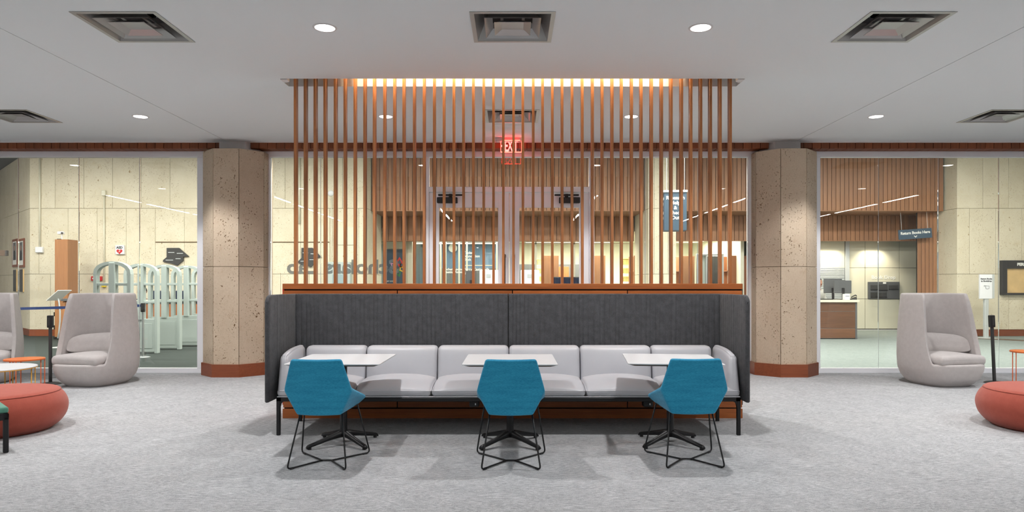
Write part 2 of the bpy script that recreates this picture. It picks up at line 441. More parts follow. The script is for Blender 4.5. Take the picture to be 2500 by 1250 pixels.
# ---- glazing
def frame_bars(parent, bars, y0=10.655, y1=10.755):
    for (n, x0, x1, z0, z1) in bars: obj(n, box(x0, x1, y0, y1, z0, z1, .004, 1), 'frame_white', parent)
def panes(parent, xs, z0, z1, y=10.70, gap=.003):
    for a, b in zip(xs, xs[1:]): obj('pane', box(a+gap, b-gap, y-.006, y+.006, z0, z1), 'glazing', parent)
    for x in xs[1:-1]: obj('joint_seal', box(x-.0025, x+.0025, y-.007, y+.007, z0, z1), 'silver', parent)
ZT0, ZT1, ZB = 3.375, 3.465, .075
d_ = 10.7
w1 = setting('window_1', 'large butt-jointed glass wall with white frame left of the left stone column', (-6.8, 10.7, 0))
frame_bars(w1, [('head', -9.1, -4.80, ZT0, ZT1), ('sill', -9.1, -4.80, 0, ZB), ('jamb', -4.915, -4.80, ZB, ZT0)])
panes(w1, [-9.1, -8.66, px(45, d_), px(193, d_), px(341, d_), -4.915], ZB, ZT0)
w2 = setting('window_2', 'glass wall with white frame behind the wooden slat screen', (0, 10.7, 0))
XL, XR = px(645, d_), px(1841, d_)
DL0, DL1, DR0, DR1 = px(1040, d_), px(1048, d_), px(1438, d_), px(1450, d_)
ZTR0, ZTR1 = pz(470, d_), pz(457, d_)
frame_bars(w2, [('head', XL-.1, XR+.1, ZT0, ZT1), ('sill', XL, DL0, 0, ZB), ('sill', DR1, XR, 0, ZB), ('jamb', XL-.06, XL+.1, ZB, ZT0), ('jamb', XR-.1, XR+.06, ZB, ZT0),
                ('mullion', DL0, DL1, 0, ZT0), ('mullion', DR0, DR1, 0, ZT0), ('transom', DL1, DR0, ZTR0, ZTR1)])
panes(w2, [XL+.1, px(783, d_), px(912, d_), DL0], ZB, ZT0)
panes(w2, [DL1, DR0], ZTR1, ZT0)
panes(w2, [DR1, px(1575, d_), px(1703, d_), XR-.1], ZB, ZT0)
w3 = setting('window_3', 'large butt-jointed glass wall with white frame right of the right stone column', (6.8, 10.7, 0))
frame_bars(w3, [('head', 4.70, 9.1, ZT0, ZT1), ('sill', 4.70, 9.1, 0, ZB), ('jamb', 4.70, px(2000, d_), ZB, ZT0)])
panes(w3, [px(2000, d_), px(2144, d_), px(2290, d_), px(2438, d_), 8.58, 9.1], ZB, ZT0)
def door(n, x0, x1, g0, g1, pull, label):
    dr = setting(n, label, ((x0+x1)/2, 10.7, 0))
    zt, gz = ZTR0-.008, pz(507, d_)
    obj('stile', box(x0, g0, 10.68, 10.725, .01, zt, .003, 1), 'frame_white', dr)
    obj('stile', box(g1, x1, 10.68, 10.725, .01, zt, .003, 1), 'frame_white', dr)
    obj('top_rail', box(g0, g1, 10.68, 10.725, gz, zt), 'frame_white', dr)
    obj('bottom_rail', box(g0, g1, 10.68, 10.725, .01, .28), 'frame_white', dr)
    obj('pane', box(g0, g1, 10.696, 10.706, .28, gz), 'glazing', dr)
    bm = tube(fillet([(pull, 10.68, .85), (pull, 10.63, .85), (pull, 10.63, pz(622, 10.63)), (pull, 10.68, pz(622, 10.63))], .02), .014, 8)
    obj('pull_handle', bm, 'black_metal', dr, smooth=True)
    return dr
gapx = px(1243.5, d_)
d1 = door('door_1', DL1+.004, gapx-.004, px(1072, d_), px(1216, d_), px(1232, 10.63), 'left leaf of the pale grey glazed double door behind the slats')
d2 = door('door_2', gapx+.004, DR0-.004, px(1268, d_), px(1414, d_), px(1255, 10.63), 'right leaf of the pale grey glazed double door behind the slats')
for dr, a, b, flip in ((d1, 1067, 1117, 1), (d2, 1365, 1416, -1)):
    x0, x1 = px(a, 10.64), px(b, 10.64); z0, z1 = pz(496, 10.64), pz(482, 10.64)
    c = obj('closer', box(x0, x1, 10.60, 10.68, z0, z1, .01), 'black_plastic', dr)
    xa = x0+.02 if flip > 0 else x1-.02; xb = xa+flip*.38
    obj('closer_arm', box(min(xa, xb), max(xa, xb), 10.59, 10.62, z1+.02, z1+.045, .006, 1), 'black_metal', c, world=False, loc=-Vector(dr.location)+Vector(dr.location))
    obj('closer_spindle', lathe([(0, z1), (.025, z1), (.025, z1+.05), (0, z1+.05)], 10, (xa+xb)/2, 10.615), 'black_metal', c, world=False, loc=(0, 0, 0))

# ---- octagonal stone columns
def column(cx, cy, label):
    co = thing('stone_column', label, 'column', (cx, cy, 0))
    R = .47; s = R*math.tan(PI/8)
    def octo(r): q = r*math.tan(PI/8); return [(cx+x, cy+y) for x, y in ((-q, -r), (q, -r), (r, -q), (r, q), (q, r), (-q, r), (-r, q), (-r, -q))]
    obj('core', prism(octo(R-.022), .0, 3.41), 'joint', co)
    for k in range(8):
        a = k*PI/4
        def rot(x, y): return (cx+x*math.cos(a)-y*math.sin(a), cy+x*math.sin(a)+y*math.cos(a))
        g = .004
        q = [rot(-s+g, -R), rot(s-g, -R), rot(s-.012, -R+.024), rot(-s+.012, -R+.024)]
        for z0, z1 in ((.18, 1.647), (1.653, 3.417)):
            bm = prism(q, z0, z1); bmesh.ops.bevel(bm, geom=list(bm.edges), offset=.003, segments=1, affect='EDGES')
            obj('stone_panel', bm, 'column_stone', co)
    bo, bi = octo(R+.022), octo(R-.01)
    for k in range(8):
        j = (k+1) % 8
        obj('baseboard', prism([bo[k], bo[j], bi[j], bi[k]], 0, .19), 'base_wood', co)
    r2 = .235; q2 = .19
    obj('collar', prism([(cx-q2, cy-r2), (cx+q2, cy-r2), (cx+q2+.17, cy-r2+.17), (cx+q2+.17, cy+r2), (cx-q2-.02, cy+r2), (cx-q2-.02, cy-r2+.02)] if cx < 0 else
                        [(cx-q2-.17, cy-r2+.17), (cx-q2, cy-r2), (cx+q2, cy-r2), (cx+q2+.02, cy-r2+.02), (cx+q2+.02, cy+r2), (cx-q2-.17, cy+r2)], 3.415, CEIL), 'white_paint', co)
    return co
column(-4.27, 10.66, 'octagonal pitted limestone column left of the slat screen, with wooden baseboard')
column(4.205, 10.66, 'octagonal pitted limestone column right of the slat screen, with wooden baseboard')

# ------------------------------------------------------------------ lobby shell
STONE_Z = (.17, 1.65, 3.40, 4.95)
def stone_wall(name, label, A, B, rows, thick=.03):
    """vertical panels on the line A->B (plan); rows = per course, distances of the vertical joints along the line"""
    A, B = Vector(A), Vector(B); d = (B-A); Ln = d.length; d.normalize(); ang = math.atan2(d.y, d.x)
    wl = thing(name, label, None, (A.x, A.y, 0), ang, kind='structure')
    obj('backing', box(.045, Ln-.045, thick, thick+.15, 0, 4.95), 'joint', wl, world=False)
    for r, js in enumerate(rows):
        js = [0]+[j for j in js if .06 < j < Ln-.06]+[Ln]
        for a, b in zip(js, js[1:]):
            z0, z1 = STONE_Z[r]+.004, STONE_Z[r+1]-.004
            w_, h_ = b-a-.007, z1-z0
            bm = box(-w_/2, w_/2, 0, thick+.005, -h_/2, h_/2, .003, 1)
            obj('stone_panel', bm, 'lobby_stone', wl, world=False, loc=((a+b)/2, 0, (z0+z1)/2))
    obj('baseboard', box(0, Ln, -.02, thick+.01, 0, .168), 'base_wood', wl, world=False)
    return wl
P = lambda x: px(x, SY)
def seq(x0, off, step, n=40): return [P(off+step*k)-x0 for k in range(n)]
xa = P(73); xb = P(896)
stone_wall('wall_lobby_left', 'pitted cream limestone lobby wall behind the left glazing', (xa, SY), (xb, SY),
           [seq(xa, 123, 70.2), seq(xa, 95, 71), seq(xa, 64, 70.2)])
stone_wall('wall_lobby_corner', 'angled limestone lobby wall with the framed portraits at far left', (xa-3.4, SY+3.4), (xa, SY),
           [[.5+.7*k for k in range(8)], [.3+.7*k for k in range(8)], [.65+.7*k for k in range(8)]])
xp0, xp1 = P(1583), P(1651)
stone_wall('wall_lobby_pier', 'narrow limestone pier beside the hanging sign box', (xp0, SY), (xp1, SY), [[P(1620)-xp0], [P(1597)-xp0, P(1631)-xp0], [P(1597)-xp0, P(1631)-xp0]])
xr = P(2337)
stone_wall('wall_lobby_right', 'pitted cream limestone lobby wall behind the right glazing', (xr, SY), (xr+3.8, SY), [seq(xr, 2343+60, 60), seq(xr, 2367, 63.7), seq(xr, 2337, 62.7)])
# returns at the openings
stone_wall('wall_jamb_1', 'limestone return at the left side of the central lobby opening', (xb, SY), (xb, SY+2.0), [[.6], [.45], [.7]])
stone_wall('wall_jamb_2', 'limestone return at the right side of the central lobby opening', (xp0, SY+2.0), (xp0, SY), [[.6], [.45], [.7]])
stone_wall('wall_jamb_4', 'limestone return at the right side of the book return opening', (xr, SY+.9), (xr, SY), [[], [.42], []])
struct('wall_pier_core', box(xp0+.04, xp1, SY+.05, SY+2.1, 0, 5.3), 'lobby_stone', 'limestone core of the pier')

def bulkhead(name, label, x0, x1, y, z0, z1, bw, mat='board_wood', soffit=0.0):
    wl = setting(name, label, (x0, y, z0)); n = max(1, round((x1-x0)/bw)); w_ = (x1-x0)/n
    obj('backing', box(x0+.02, x1-.02, y+.025, y+.10, z0, z1), 'dark_void', wl)
    me = fin(box(-w_/2+.006, w_/2-.006, 0, .03, 0, z1-z0, .003, 1)); me.materials.append(M[mat])
    for i in range(n): link('board', me, None, wl, loc=((i+.5)*w_, 0, 0))
    if soffit: obj('soffit', box(x0, x1, y, y+soffit, z0-.02, z0), mat, wl)
    return wl
BY, LY = 18.70, 19.06
bulkhead('wall_bulkhead_1', 'brown vertical board bulkhead above the central lobby opening', xb+.02, xp0-.02, BY, 3.40, 4.95, .112, soffit=1.5)
bulkhead('wall_bulkhead_2', 'brown vertical board bulkhead above the book return opening', xp1+.02, xr-.05, BY, 3.40, 4.95, .117, soffit=1.24)
bulkhead('wall_band_1', 'lower shaded band of wooden boards over the central office front', xb+.02, xp0-.02, 20.2, pz(587, 20.2), 3.38, .19, soffit=.3)
xw = px(2240, LY)
bulkhead('wall_band_2', 'lower shaded band of wooden boards over the book return panels', xp1+.02, xr-.04, 19.9, pz(587, 19.9), 3.38, .13, soffit=.04)
bulkhead('wall_wood_jamb', 'tall wooden board panel at the right end of the book return', xw, xr-.005, LY, 0, 3.38, .12)
struct('ceiling_lobby', box(-17, 16, 10.95, 23, 4.95, 5.1), 'charcoal', 'dark lobby ceiling')
for k in range(7):
    x = -16+k*5.2
    struct('trim_%d' % (20+k), box(x, x+.3, 10.95, 18.6, 4.89, 4.95), 'charcoal', 'dark beam under the lobby ceiling')
struct('wall_lobby_end_left', box(-17.1, -17, 10.85, 23, 0, 5.4), 'white_paint')
struct('wall_lobby_end_right', box(15.6, 15.7, 10.85, 19, 0, 5.4), 'lobby_stone')
# rooms behind the openings
struct('wall_back_office', box(-4.2, 12, 26, 26.1, 0, 5.3), 'office_white')
struct('wall_office_left', box(-4.2, -4.1, SY+2.0, 26, 0, 5.3), 'office_white')
struct('wall_office_divider', box(6.9, 7.0, 20.6, 26, 0, 5.3), 'office_white')
struct('ceiling_office', box(-4.2, 12, 20.3, 26, 2.95, 3.05), 'office_white')
struct('floor_office', box(-4.2, -.4, SY+1.2, 26, -.1, -.001), 'lobby_light')
# ------------------------------------------------------------------ ceiling fittings
def diffuser(x, y, label):
    t = thing('ceiling_diffuser', label, 'air vent', (x, y, CEIL), group='square ceiling diffusers')
    def ring(o0, z0, o1, z1, th=.004):
        bm = bmesh.new(); A = []
        for o, z in ((o0, z0), (o1, z1), (o1, z1+th), (o0, z0+th)):
            A.append([bm.verts.new((sx*o, sy*o, z)) for sx, sy in ((-1, -1), (1, -1), (1, 1), (-1, 1))])
        for i in range(4):
            for k in range(4): bm.faces.new((A[i][k], A[i][(k+1) % 4], A[(i+1) % 4][(k+1) % 4], A[(i+1) % 4][k]))
        return bm
    obj('flange', ring(DR, -.006, DR-.035, -.006), 'vent_metal', t, world=False)
    obj('pan', ring(DR-.035, -.003, .245, .13), 'vent_metal', t, world=False)
    obj('neck', lathe([(.16, .13), (.16, .24), (0, .24)], 24), 'dark_void', t, world=False)
    obj('plenum_plate', ring(.248, .13, .13, .13), 'vent_dark', t, world=False)
    obj('middle_cone', ring(.232, -.010, .168, .055), 'vent_metal', t, world=False)
    bm = bmesh.new(); h = .153
    o = [bm.verts.new((sx*h, sy*h, -.014)) for sx, sy in ((-1, -1), (1, -1), (1, 1), (-1, 1))]
    i_ = [bm.verts.new((sx*(h-.06), sy*(h-.06), .018)) for sx, sy in ((-1, -1), (1, -1), (1, 1), (-1, 1))]
    u = [bm.verts.new((sx*h, sy*h, -.010)) for sx, sy in ((-1, -1), (1, -1), (1, 1), (-1, 1))]
    v = [bm.verts.new((sx*(h-.06), sy*(h-.06), .024)) for sx, sy in ((-1, -1), (1, -1), (1, 1), (-1, 1))]
    for k in range(4):
        q = (k+1) % 4
        bm.faces.new((o[k], o[q], i_[q], i_[k])); bm.faces.new((u[k], v[k], v[q], u[q])); bm.faces.new((o[k], u[k], u[q], o[q]))
    bm.faces.new(i_); bm.faces.new(v[::-1])
    obj('centre_plate', bm, 'vent_metal', t, world=False)
    for s in (-1, 1): obj('bracket', box(s*.09-.012, s*.09+.012, -.15, .15, .06, .064), 'vent_metal', t, world=False)
    return t
for (x, y), lb in zip(DIFF, ('square ceiling air diffuser at upper left of the front row', 'square ceiling air diffuser at the top centre, in front of the light cove',
                             'square ceiling air diffuser at upper right of the front row', 'square ceiling air diffuser at the far left, cut by the frame',
                             'square ceiling air diffuser behind the slats above the red exit sign', 'square ceiling air diffuser at the far right, cut by the frame')):
    diffuser(x, y, lb)
def downlight(x, y, label, watts=DOWN_W):
    t = thing('downlight', label, 'ceiling light', (x, y, CEIL), group='round recessed downlights')
    obj('trim_ring', lathe([(.082, -.001), (.084, -.006), (.098, -.006), (.102, 0)], 40), 'white_paint', t, world=False, smooth=True)
    obj('lens', lathe([(0, -.0045), (.082, -.0045), (.082, -.001), (0, -.001)], 40), 'lamp_face', t, world=False)
    l = bpy.data.lights.new('downlight_beam', 'SPOT'); l.energy = watts; l.color = (1, .985, .975); l.spot_size = math.radians(118); l.spot_blend = .35; l.shadow_soft_size = .07
    o = bpy.data.objects.new('downlight_beam', l); COL.objects.link(o); o.parent = t; o.location = (0, 0, -.03)
downlight(-1.587, 5.79, 'large bright round downlight at upper left, above the left blue chair')
downlight(1.60, 5.79, 'large bright round downlight at upper right, above the right blue chair')
downlight(px(343, 8.87), 8.87, 'round downlight in the ceiling left of the left stone column')
downlight(px(942, 8.87), 8.87, 'round downlight seen behind the left half of the slats')
downlight(px(1541, 8.87), 8.87, 'round downlight seen behind the right half of the slats')
downlight(px(2139, 8.87), 8.87, 'round downlight in the ceiling right of the right stone column')
for x, y in ((-4.8, 5.79), (4.8, 5.79), (-8.0, 5.79), (8.0, 5.79), (-8.02, 8.87), (8.0, 8.87)):
    downlight(x, y, 'round downlight beyond the edge of the picture, over the side lounge')
for x in (-12.4, -7.4, -2.6, 2.6, 7.4, 12.4):
    for y0 in (1.6, -1.8, -5.2):
        t = thing('linear_pendant', 'slim suspended linear light of the open area, mirrored in the glazing', 'pendant light', (x, y0-1.5, 4.1), group='linear pendants mirrored in the glass')
        obj('housing', box(-.045, .045, -1.5, 1.5, .0, .07, .004, 1), 'aluminium', t, world=False)
        obj('diffuser', box(-.04, .04, -1.48, 1.48, -.006, .0), 'pendant_led', t, world=False)
        for s in (-1.2, 1.2): obj('cable', tube([(0, s, .07), (0, s, .9)], .003, 5), 'aluminium', t, world=False)

# ------------------------------------------------------------------ exit sign
EY = 10.2
t = thing('exit_sign', 'edge-lit red exit sign with left arrow hanging behind the slats', 'exit sign', (px(1248, EY), EY, CEIL))
zt, zb = pz(341, EY), pz(371.5, EY); xw2 = .153
obj('housing', box(px(1210, EY)-t.location.x, px(1275, EY)-t.location.x, -.06, .06, -.055, 0, .01), 'aluminium', t, world=False)
obj('panel', box(-xw2, xw2, -.004, .004, zb-CEIL, zt-CEIL), 'acrylic', t, world=False)
bm = bmesh.new()
for a in ((-xw2, xw2, zb-CEIL-.004, zb-CEIL+.004, .006), (-xw2-.004, -xw2+.002, zb-CEIL, zt-CEIL, .006), (xw2-.002, xw2+.004, zb-CEIL, zt-CEIL, .006), (-xw2+.02, xw2-.02, -.050, -.042, .075)):
    add_box(bm, a[0], a[1], -a[4], a[4], a[2], a[3])
obj('lit_edge', bm, 'exit_edge', t, world=False)
me = text_mesh('EXIT', .205, .004, .004, 'CENTER', .92)
obj_ = link('letters', me, 'exit_red', t, False, loc=(.0, -.010, zb-CEIL+.012), rot=(PI/2, 0, 0)); obj_.scale = (.5, 1.16, 1)
bm = add_prism(bmesh.new(), [(-.150, .09), (-.115, .125), (-.108, .118), (-.135, .09), (-.108, .062), (-.115, .055)], -.012, -.008, 'xz')
obj('arrow', bm, 'exit_red', t, world=False, loc=(-.004, 0, zb-CEIL))
obj('indicator', lathe([(0, 0), (.008, 0), (.008, .01), (0, .01)], 10), 'led_green', t, world=False, loc=(.162, -.07, -.045), rot=(PI/2, 0, 0))
for s in (-1, 1): obj('clip', box(s*.15-.008, s*.15+.008, -.012, .012, zt-CEIL-.012, -.05), 'black_plastic', t, world=False)

# ------------------------------------------------------------------ slat screen on its low wooden wall
WY0, WY1 = 7.09, 7.55
X0, X1 = px(690, WY0), px(1813, WY0)
t = thing('slat_screen', 'tall wooden slat screen standing on a low panelled wooden wall behind the sofa', 'room divider', (0, 7.3, 0))
obj('core', box(X0+.012, X1-.012, WY0+.02, WY1-.02, 0, 1.36), 'dark_void', t)
obj('cap', box(X0, X1, WY0, WY1, pz(706, WY0), 1.398, .002, 1), 'wall_wood', t)
vx = [X0, px(970, WY0), px(1251, WY0), px(1532, WY0), X1]
zp1, zp0 = pz(709.5, WY0), pz(995, WY0)
for a, b in zip(vx, vx[1:]):
    obj('panel', box(a+.005, b-.005, WY0, WY0+.02, zp0, zp1, .001, 1), 'wall_wood', t)
    obj('panel', box(a+.005, b-.005, WY1-.02, WY1, zp0, zp1, .001, 1), 'wall_wood', t)
obj('plinth', box(X0, X1, WY0, WY1, 0, pz(998, WY0), .001, 1), 'wall_wood', t)
tag(obj('end_panel', box(X0-.003, X0+.012, WY0+.004, WY1-.004, .14, 1.396), 'red_paint', t), 'thin red end face')
obj('end_panel', box(X1-.012, X1+.003, WY0+.004, WY1-.004, .14, 1.396), 'black_plastic', t)
me = fin(box(-.0135, .0135, -.036, .036, 1.396, 3.92, .002, 1)); me.materials.append(M['screen_wood'])
SLY = 7.385
for k in range(45):
    link('slat', me, None, t, loc=(px(723.2+24.07*k, SLY)+random.uniform(-.003, .003), SLY-7.3, 0), rot=(0, random.uniform(-.0009, .0009), random.uniform(-.02, .02)))

# ------------------------------------------------------------------ high-back sofa
SX0, SX1, SF, SB = px(674, 6.28), px(1809, 6.28), 6.28, 6.98
SC = (SX0+SX1)/2
t = thing('high_back_sofa', 'long light grey leather sofa with tall dark grey felt screen panels', 'sofa', (SC, 6.65, 0))
def channels(Ln, H_, th, sp, top=None, depth=.007):
    """felt panel in x-z with vertical quilted channels on its front (-y) face"""
    xs = [0.0]
    while xs[-1] < Ln-.07: xs.append(xs[-1]+sp*random.uniform(.75, 1.3))
    xs.append(Ln); prof = []
    for a, b in zip(xs, xs[1:]):
        for f in (0, .12, .35, .65, .88):
            prof.append((a+(b-a)*f, -depth*(1-abs(2*f-1)**3)))
    prof.append((Ln, 0.0)); bm = bmesh.new(); rows = []
    e = .012
    def yf(i, x, dy):
        s = min(1, x/e, (Ln-x)/e); return dy-.0+th*.5*(1-math.sqrt(max(0, 1-(1-s)**2)))
    def yb(x):
        s = min(1, x/e, (Ln-x)/e); return th-th*.5*(1-math.sqrt(max(0, 1-(1-s)**2)))
    for zz, ins in ((0, .008), (.008, 0), (.5, 0), (-1, 0), (-2, .003), (-3, .010)):
        fr, bk = [], []
        for i, (x, dy) in enumerate(prof):
            hh = top(x) if top else H_
            z = {-1: hh-.014, -2: hh-.005, -3: hh}.get(zz, zz*hh if zz == .5 else zz)
            fr.append(bm.verts.new((x, yf(i, x, dy)+ins, z))); bk.append(bm.verts.new((x, yb(x)-ins, z)))
        rows.append((fr, bk))
    n = len(prof)
    for (f0, b0), (f1, b1) in zip(rows, rows[1:]):
        for i in range(n-1):
            bm.faces.new((f0[i], f0[i+1], f1[i+1], f1[i])); bm.faces.new((b0[i], b1[i], b1[i+1], b0[i+1]))
        bm.faces.new((f0[0], f1[0], b1[0], b0[0])); bm.faces.new((f0[-1], b0[-1], b1[-1], f1[-1]))
    for fr, bk in (rows[0], rows[-1]):
        for i in range(n-1): bm.faces.new((fr[i], fr[i+1], bk[i+1], bk[i]))
    return bm
ZP = pz(717, 7.0); ZL = .315
mid = px(1241, 7.0); LX, RX = px(723, 7.0)-.005, px(1757, 7.0)+.005
obj('screen_seam', box(mid-.03, mid+.03, 7.0, 7.03, ZL, ZP-.02), 'charcoal', t)
for a, b in ((LX, mid-.001), (mid+.001, RX)):
    o = obj('back_screen', channels(b-a, ZP-ZL, .05, .048), 'felt', t, smooth=True, angle=1.0)
    o.location = Vector((a, 6.985, ZL))-Vector(t.location)
SD = 7.03-6.21
def tops(x): return ZP-ZL-(.0 if x > .09 else .09-math.sqrt(max(0, .09**2-(.09-x)**2)))
def lows(bm):
    return bm
for side in (-1, 1):
    # local x runs from the front edge to the back, quilted face turned to the seat
    bm = channels(SD, ZP-ZL, .036, .03, tops, .005)
    o = obj('side_screen', bm, 'felt', t, smooth=True, angle=1.0)
    if side < 0:   # left: face looks right (+x): local x -> +y, local -y -> +x
        o.rotation_euler = (0, 0, PI/2); o.location = Vector((LX+.002, 6.21, ZL))-Vector(t.location)
    else:          # right: mirrored
        for v in o.data.vertices: v.co.y = -v.co.y
        o.data.flip_normals()
        o.rotation_euler = (0, 0, PI/2); o.location = Vector((RX-.002, 6.21, ZL))-Vector(t.location)
# frame and legs
fb = bmesh.new()
add_box(fb, SX0, SX1, SF, SF+.05, .312, .352, .006, 1); add_box(fb, SX0, SX1, SB-.05, SB, .312, .352, .006, 1)
for x in (SX0, SX1-.05): add_box(fb, x, x+.05, SF, SB, .312, .352, .006, 1)
add_box(fb, SX0+.01, SX1-.01, SF+.02, SB-.02, .335, .352)
obj('seat_frame', fb, 'black_metal', t)
for x in (SX0, SX1-.034):
    for y in (SF+.002, SB-.05):
        lg = box(x, x+.034, y, y+.034, 0, .33, .006, 2)
        sx = 1 if x == SX0 else -1; xi = x+.034 if sx > 0 else x
        add_prism(lg, [(xi, .315), (xi+sx*.045, .315), (xi+sx*.018, .305), (xi+sx*.006, .29), (xi, .262)], y+.003, y+.031, 'xz')
        obj('leg', lg, 'black_metal', t)
obj('seat_trim', box(SX0+.006, SX1-.006, SF+.002, SB-.02, .352, .360, .002, 1), 'leather', t)
W6 = (SX1-SX0)/6
def seat_shape(x, y, z, v):
    k = max(0, 1-x*x)
    if z > 0: v.z += .055*k**.6*(1-.35*y*y)*z
    if y < 0 and z > 0: v.z -= .075*(abs(y)**3)*z
    return v
def back_shape(x, y, z, v):
    if y < 0: v.y -= .022*max(0, 1-x*x)**.7*max(0, 1-z*z)**.7
    v.y += .06*(z+1)*.5
    return v
sm = fin(rbox(W6-.004, .66, .10, .030, 10, seat_shape), True); sm.materials.append(M['leather'])
bk = fin(rbox(W6-.004, .16, .40, .045, 8, back_shape), True); bk.materials.append(M['leather'])
bend = fin(rbox(W6-.11, .16, .40, .045, 8, back_shape), True); bend.materials.append(M['leather'])
for k in range(6):
    cx = SX0+W6*(k+.5)
    link('seat_cushion', sm, None, t, loc=Vector((cx, SF+.335, .408))-Vector(t.location))
    if k in (0, 5): link('back_cushion', bend, None, t, loc=Vector((cx+(.052 if k == 0 else -.052), 6.842, .575))-Vector(t.location))
    else: link('back_cushion', bk, None, t, loc=Vector((cx, 6.842, .575))-Vector(t.location))
    if k: obj('seat_seam', box(cx-W6/2-.002, cx-W6/2+.002, SF+.01, SB-.1, .352, .40), 'charcoal', t)
def arm_shape(sgn):
    def f(x, y, z, v):
        # y -1 = front; slopes back towards the top, leans out
        u, fy, fx = (z+1)*.5, (1-y)*.5, (1+x*sgn)*.5
        v.y += .10*u*fy; v.z -= .055*u*fy**3; v.x -= sgn*.05*u*fx
        return v
    return f
for sgn, x in ((1, SX0+.062), (-1, SX1-.062)):
    obj('arm_cushion', rbox(.125, .66, .425, .045, 8, arm_shape(sgn)), 'leather', t, smooth=True, loc=Vector((x-sgn*.006, SF+.345, .565))-Vector(t.location))
for x in (px(1158, 6.4), px(1581, 6.4)):
    p = obj('power_module', box(x-.045, x+.045, 6.36, 6.46, .245, .312, .014, 3), 'black_plastic', t)
    obj('socket', box(x+.008, x+.018, 6.352, 6.362, .268, .284), 'silver', p, world=False, loc=(0, 0, 0))

# ------------------------------------------------------------------ tables
def make_table(loc, rz, label):
    t = thing('cafe_table', label, 'table', loc, rz, group='white square tables in front of the sofa')
    w_, d__ = .392, .41; bm = bmesh.new()
    def lp(sx, sy, z, r=.02, n=3):
        out = []
        for cx, cy, a0 in ((sx-r, sy-r, 0), (-sx+r, sy-r, 90), (-sx+r, -sy+r, 180), (sx-r, -sy+r, 270)):
            for k in range(n+1):
                a = math.radians(a0+90*k/n); out.append(bm.verts.new((cx+r*math.cos(a), cy+r*math.sin(a), z)))
        return out
    rings = [lp(w_-.001, d__-.001, .74), lp(w_, d__, .7385), lp(w_, d__, .732)]
    bm.faces.new(rings[0])
    for A, B in zip(rings, rings[1:]):
        for k in range(len(A)): bm.faces.new((A[k], A[(k+1) % len(A)], B[(k+1) % len(A)], B[k]))
    bm.faces.new(rings[-1][::-1])
    obj('table_top', bm, 'table_white', t, world=False)
    bm = bmesh.new(); a = lp(w_-.004, d__-.004, .7318); b = lp(w_-.05, d__-.05, .716)
    bm.faces.new(a); bm.faces.new(b[::-1])
    for k in range(len(a)): bm.faces.new((a[k], a[(k+1) % len(a)], b[(k+1) % len(a)], b[k]))
    tag(obj('bevelled_underside', bm, 'ply_edge', t, world=False), 'brown bevelled plywood edge')
    obj('mount_plate', box(-.13, .13, -.13, .13, .704, .7165, .004, 1), 'black_metal', t, world=False)
    obj('column', lathe([(0, .06), (.034, .06), (.036, .09), (.031, .14), (.031, .70), (.05, .708), (0, .708)], 20), 'black_metal', t, world=False, smooth=True, angle=.8)
    for k in range(4):
        a = math.radians(45+90*k); u = Vector((math.cos(a), math.sin(a), 0)); v = Vector((-u.y, u.x, 0)); bm = bmesh.new(); rings = []
        for r, zc, hw, hh in ((.0, .088, .030, .034), (.06, .084, .029, .03), (.16, .064, .025, .022), (.28, .038, .023, .017), (.335, .028, .023, .015), (.35, .018, .02, .012)):
            c = u*r+Vector((0, 0, zc)); ring = []
            for q in range(8):
                an = 2*PI*q/8; ring.append(bm.verts.new(c+v*hw*math.cos(an)+Vector((0, 0, 1))*hh*math.sin(an)))
            rings.append(ring)
        for A, B in zip(rings, rings[1:]):
            for q in range(8): bm.faces.new((A[q], A[(q+1) % 8], B[(q+1) % 8], B[q]))
        bm.faces.new(rings[0][::-1]); bm.faces.new(rings[-1])
        lg = obj('leg', bm, 'black_metal', t, world=False, smooth=True)
        f = u*.325
        obj('foot_pad', lathe([(0, 0), (.016, 0), (.016, .018), (0, .018)], 10, f.x, f.y), 'black_plastic', lg, world=False, loc=(0, 0, 0))
    return t
tb = make_table((-1.475, 5.98, 0), 0, 'white square pedestal table behind the left blue chair')
dup(tb, (-.017, 5.965, 0), 0, 'white square pedestal table behind the middle blue chair')
dup(tb, (1.388, 5.99, 0), math.radians(-6), 'slightly turned white square pedestal table behind the right blue chair')

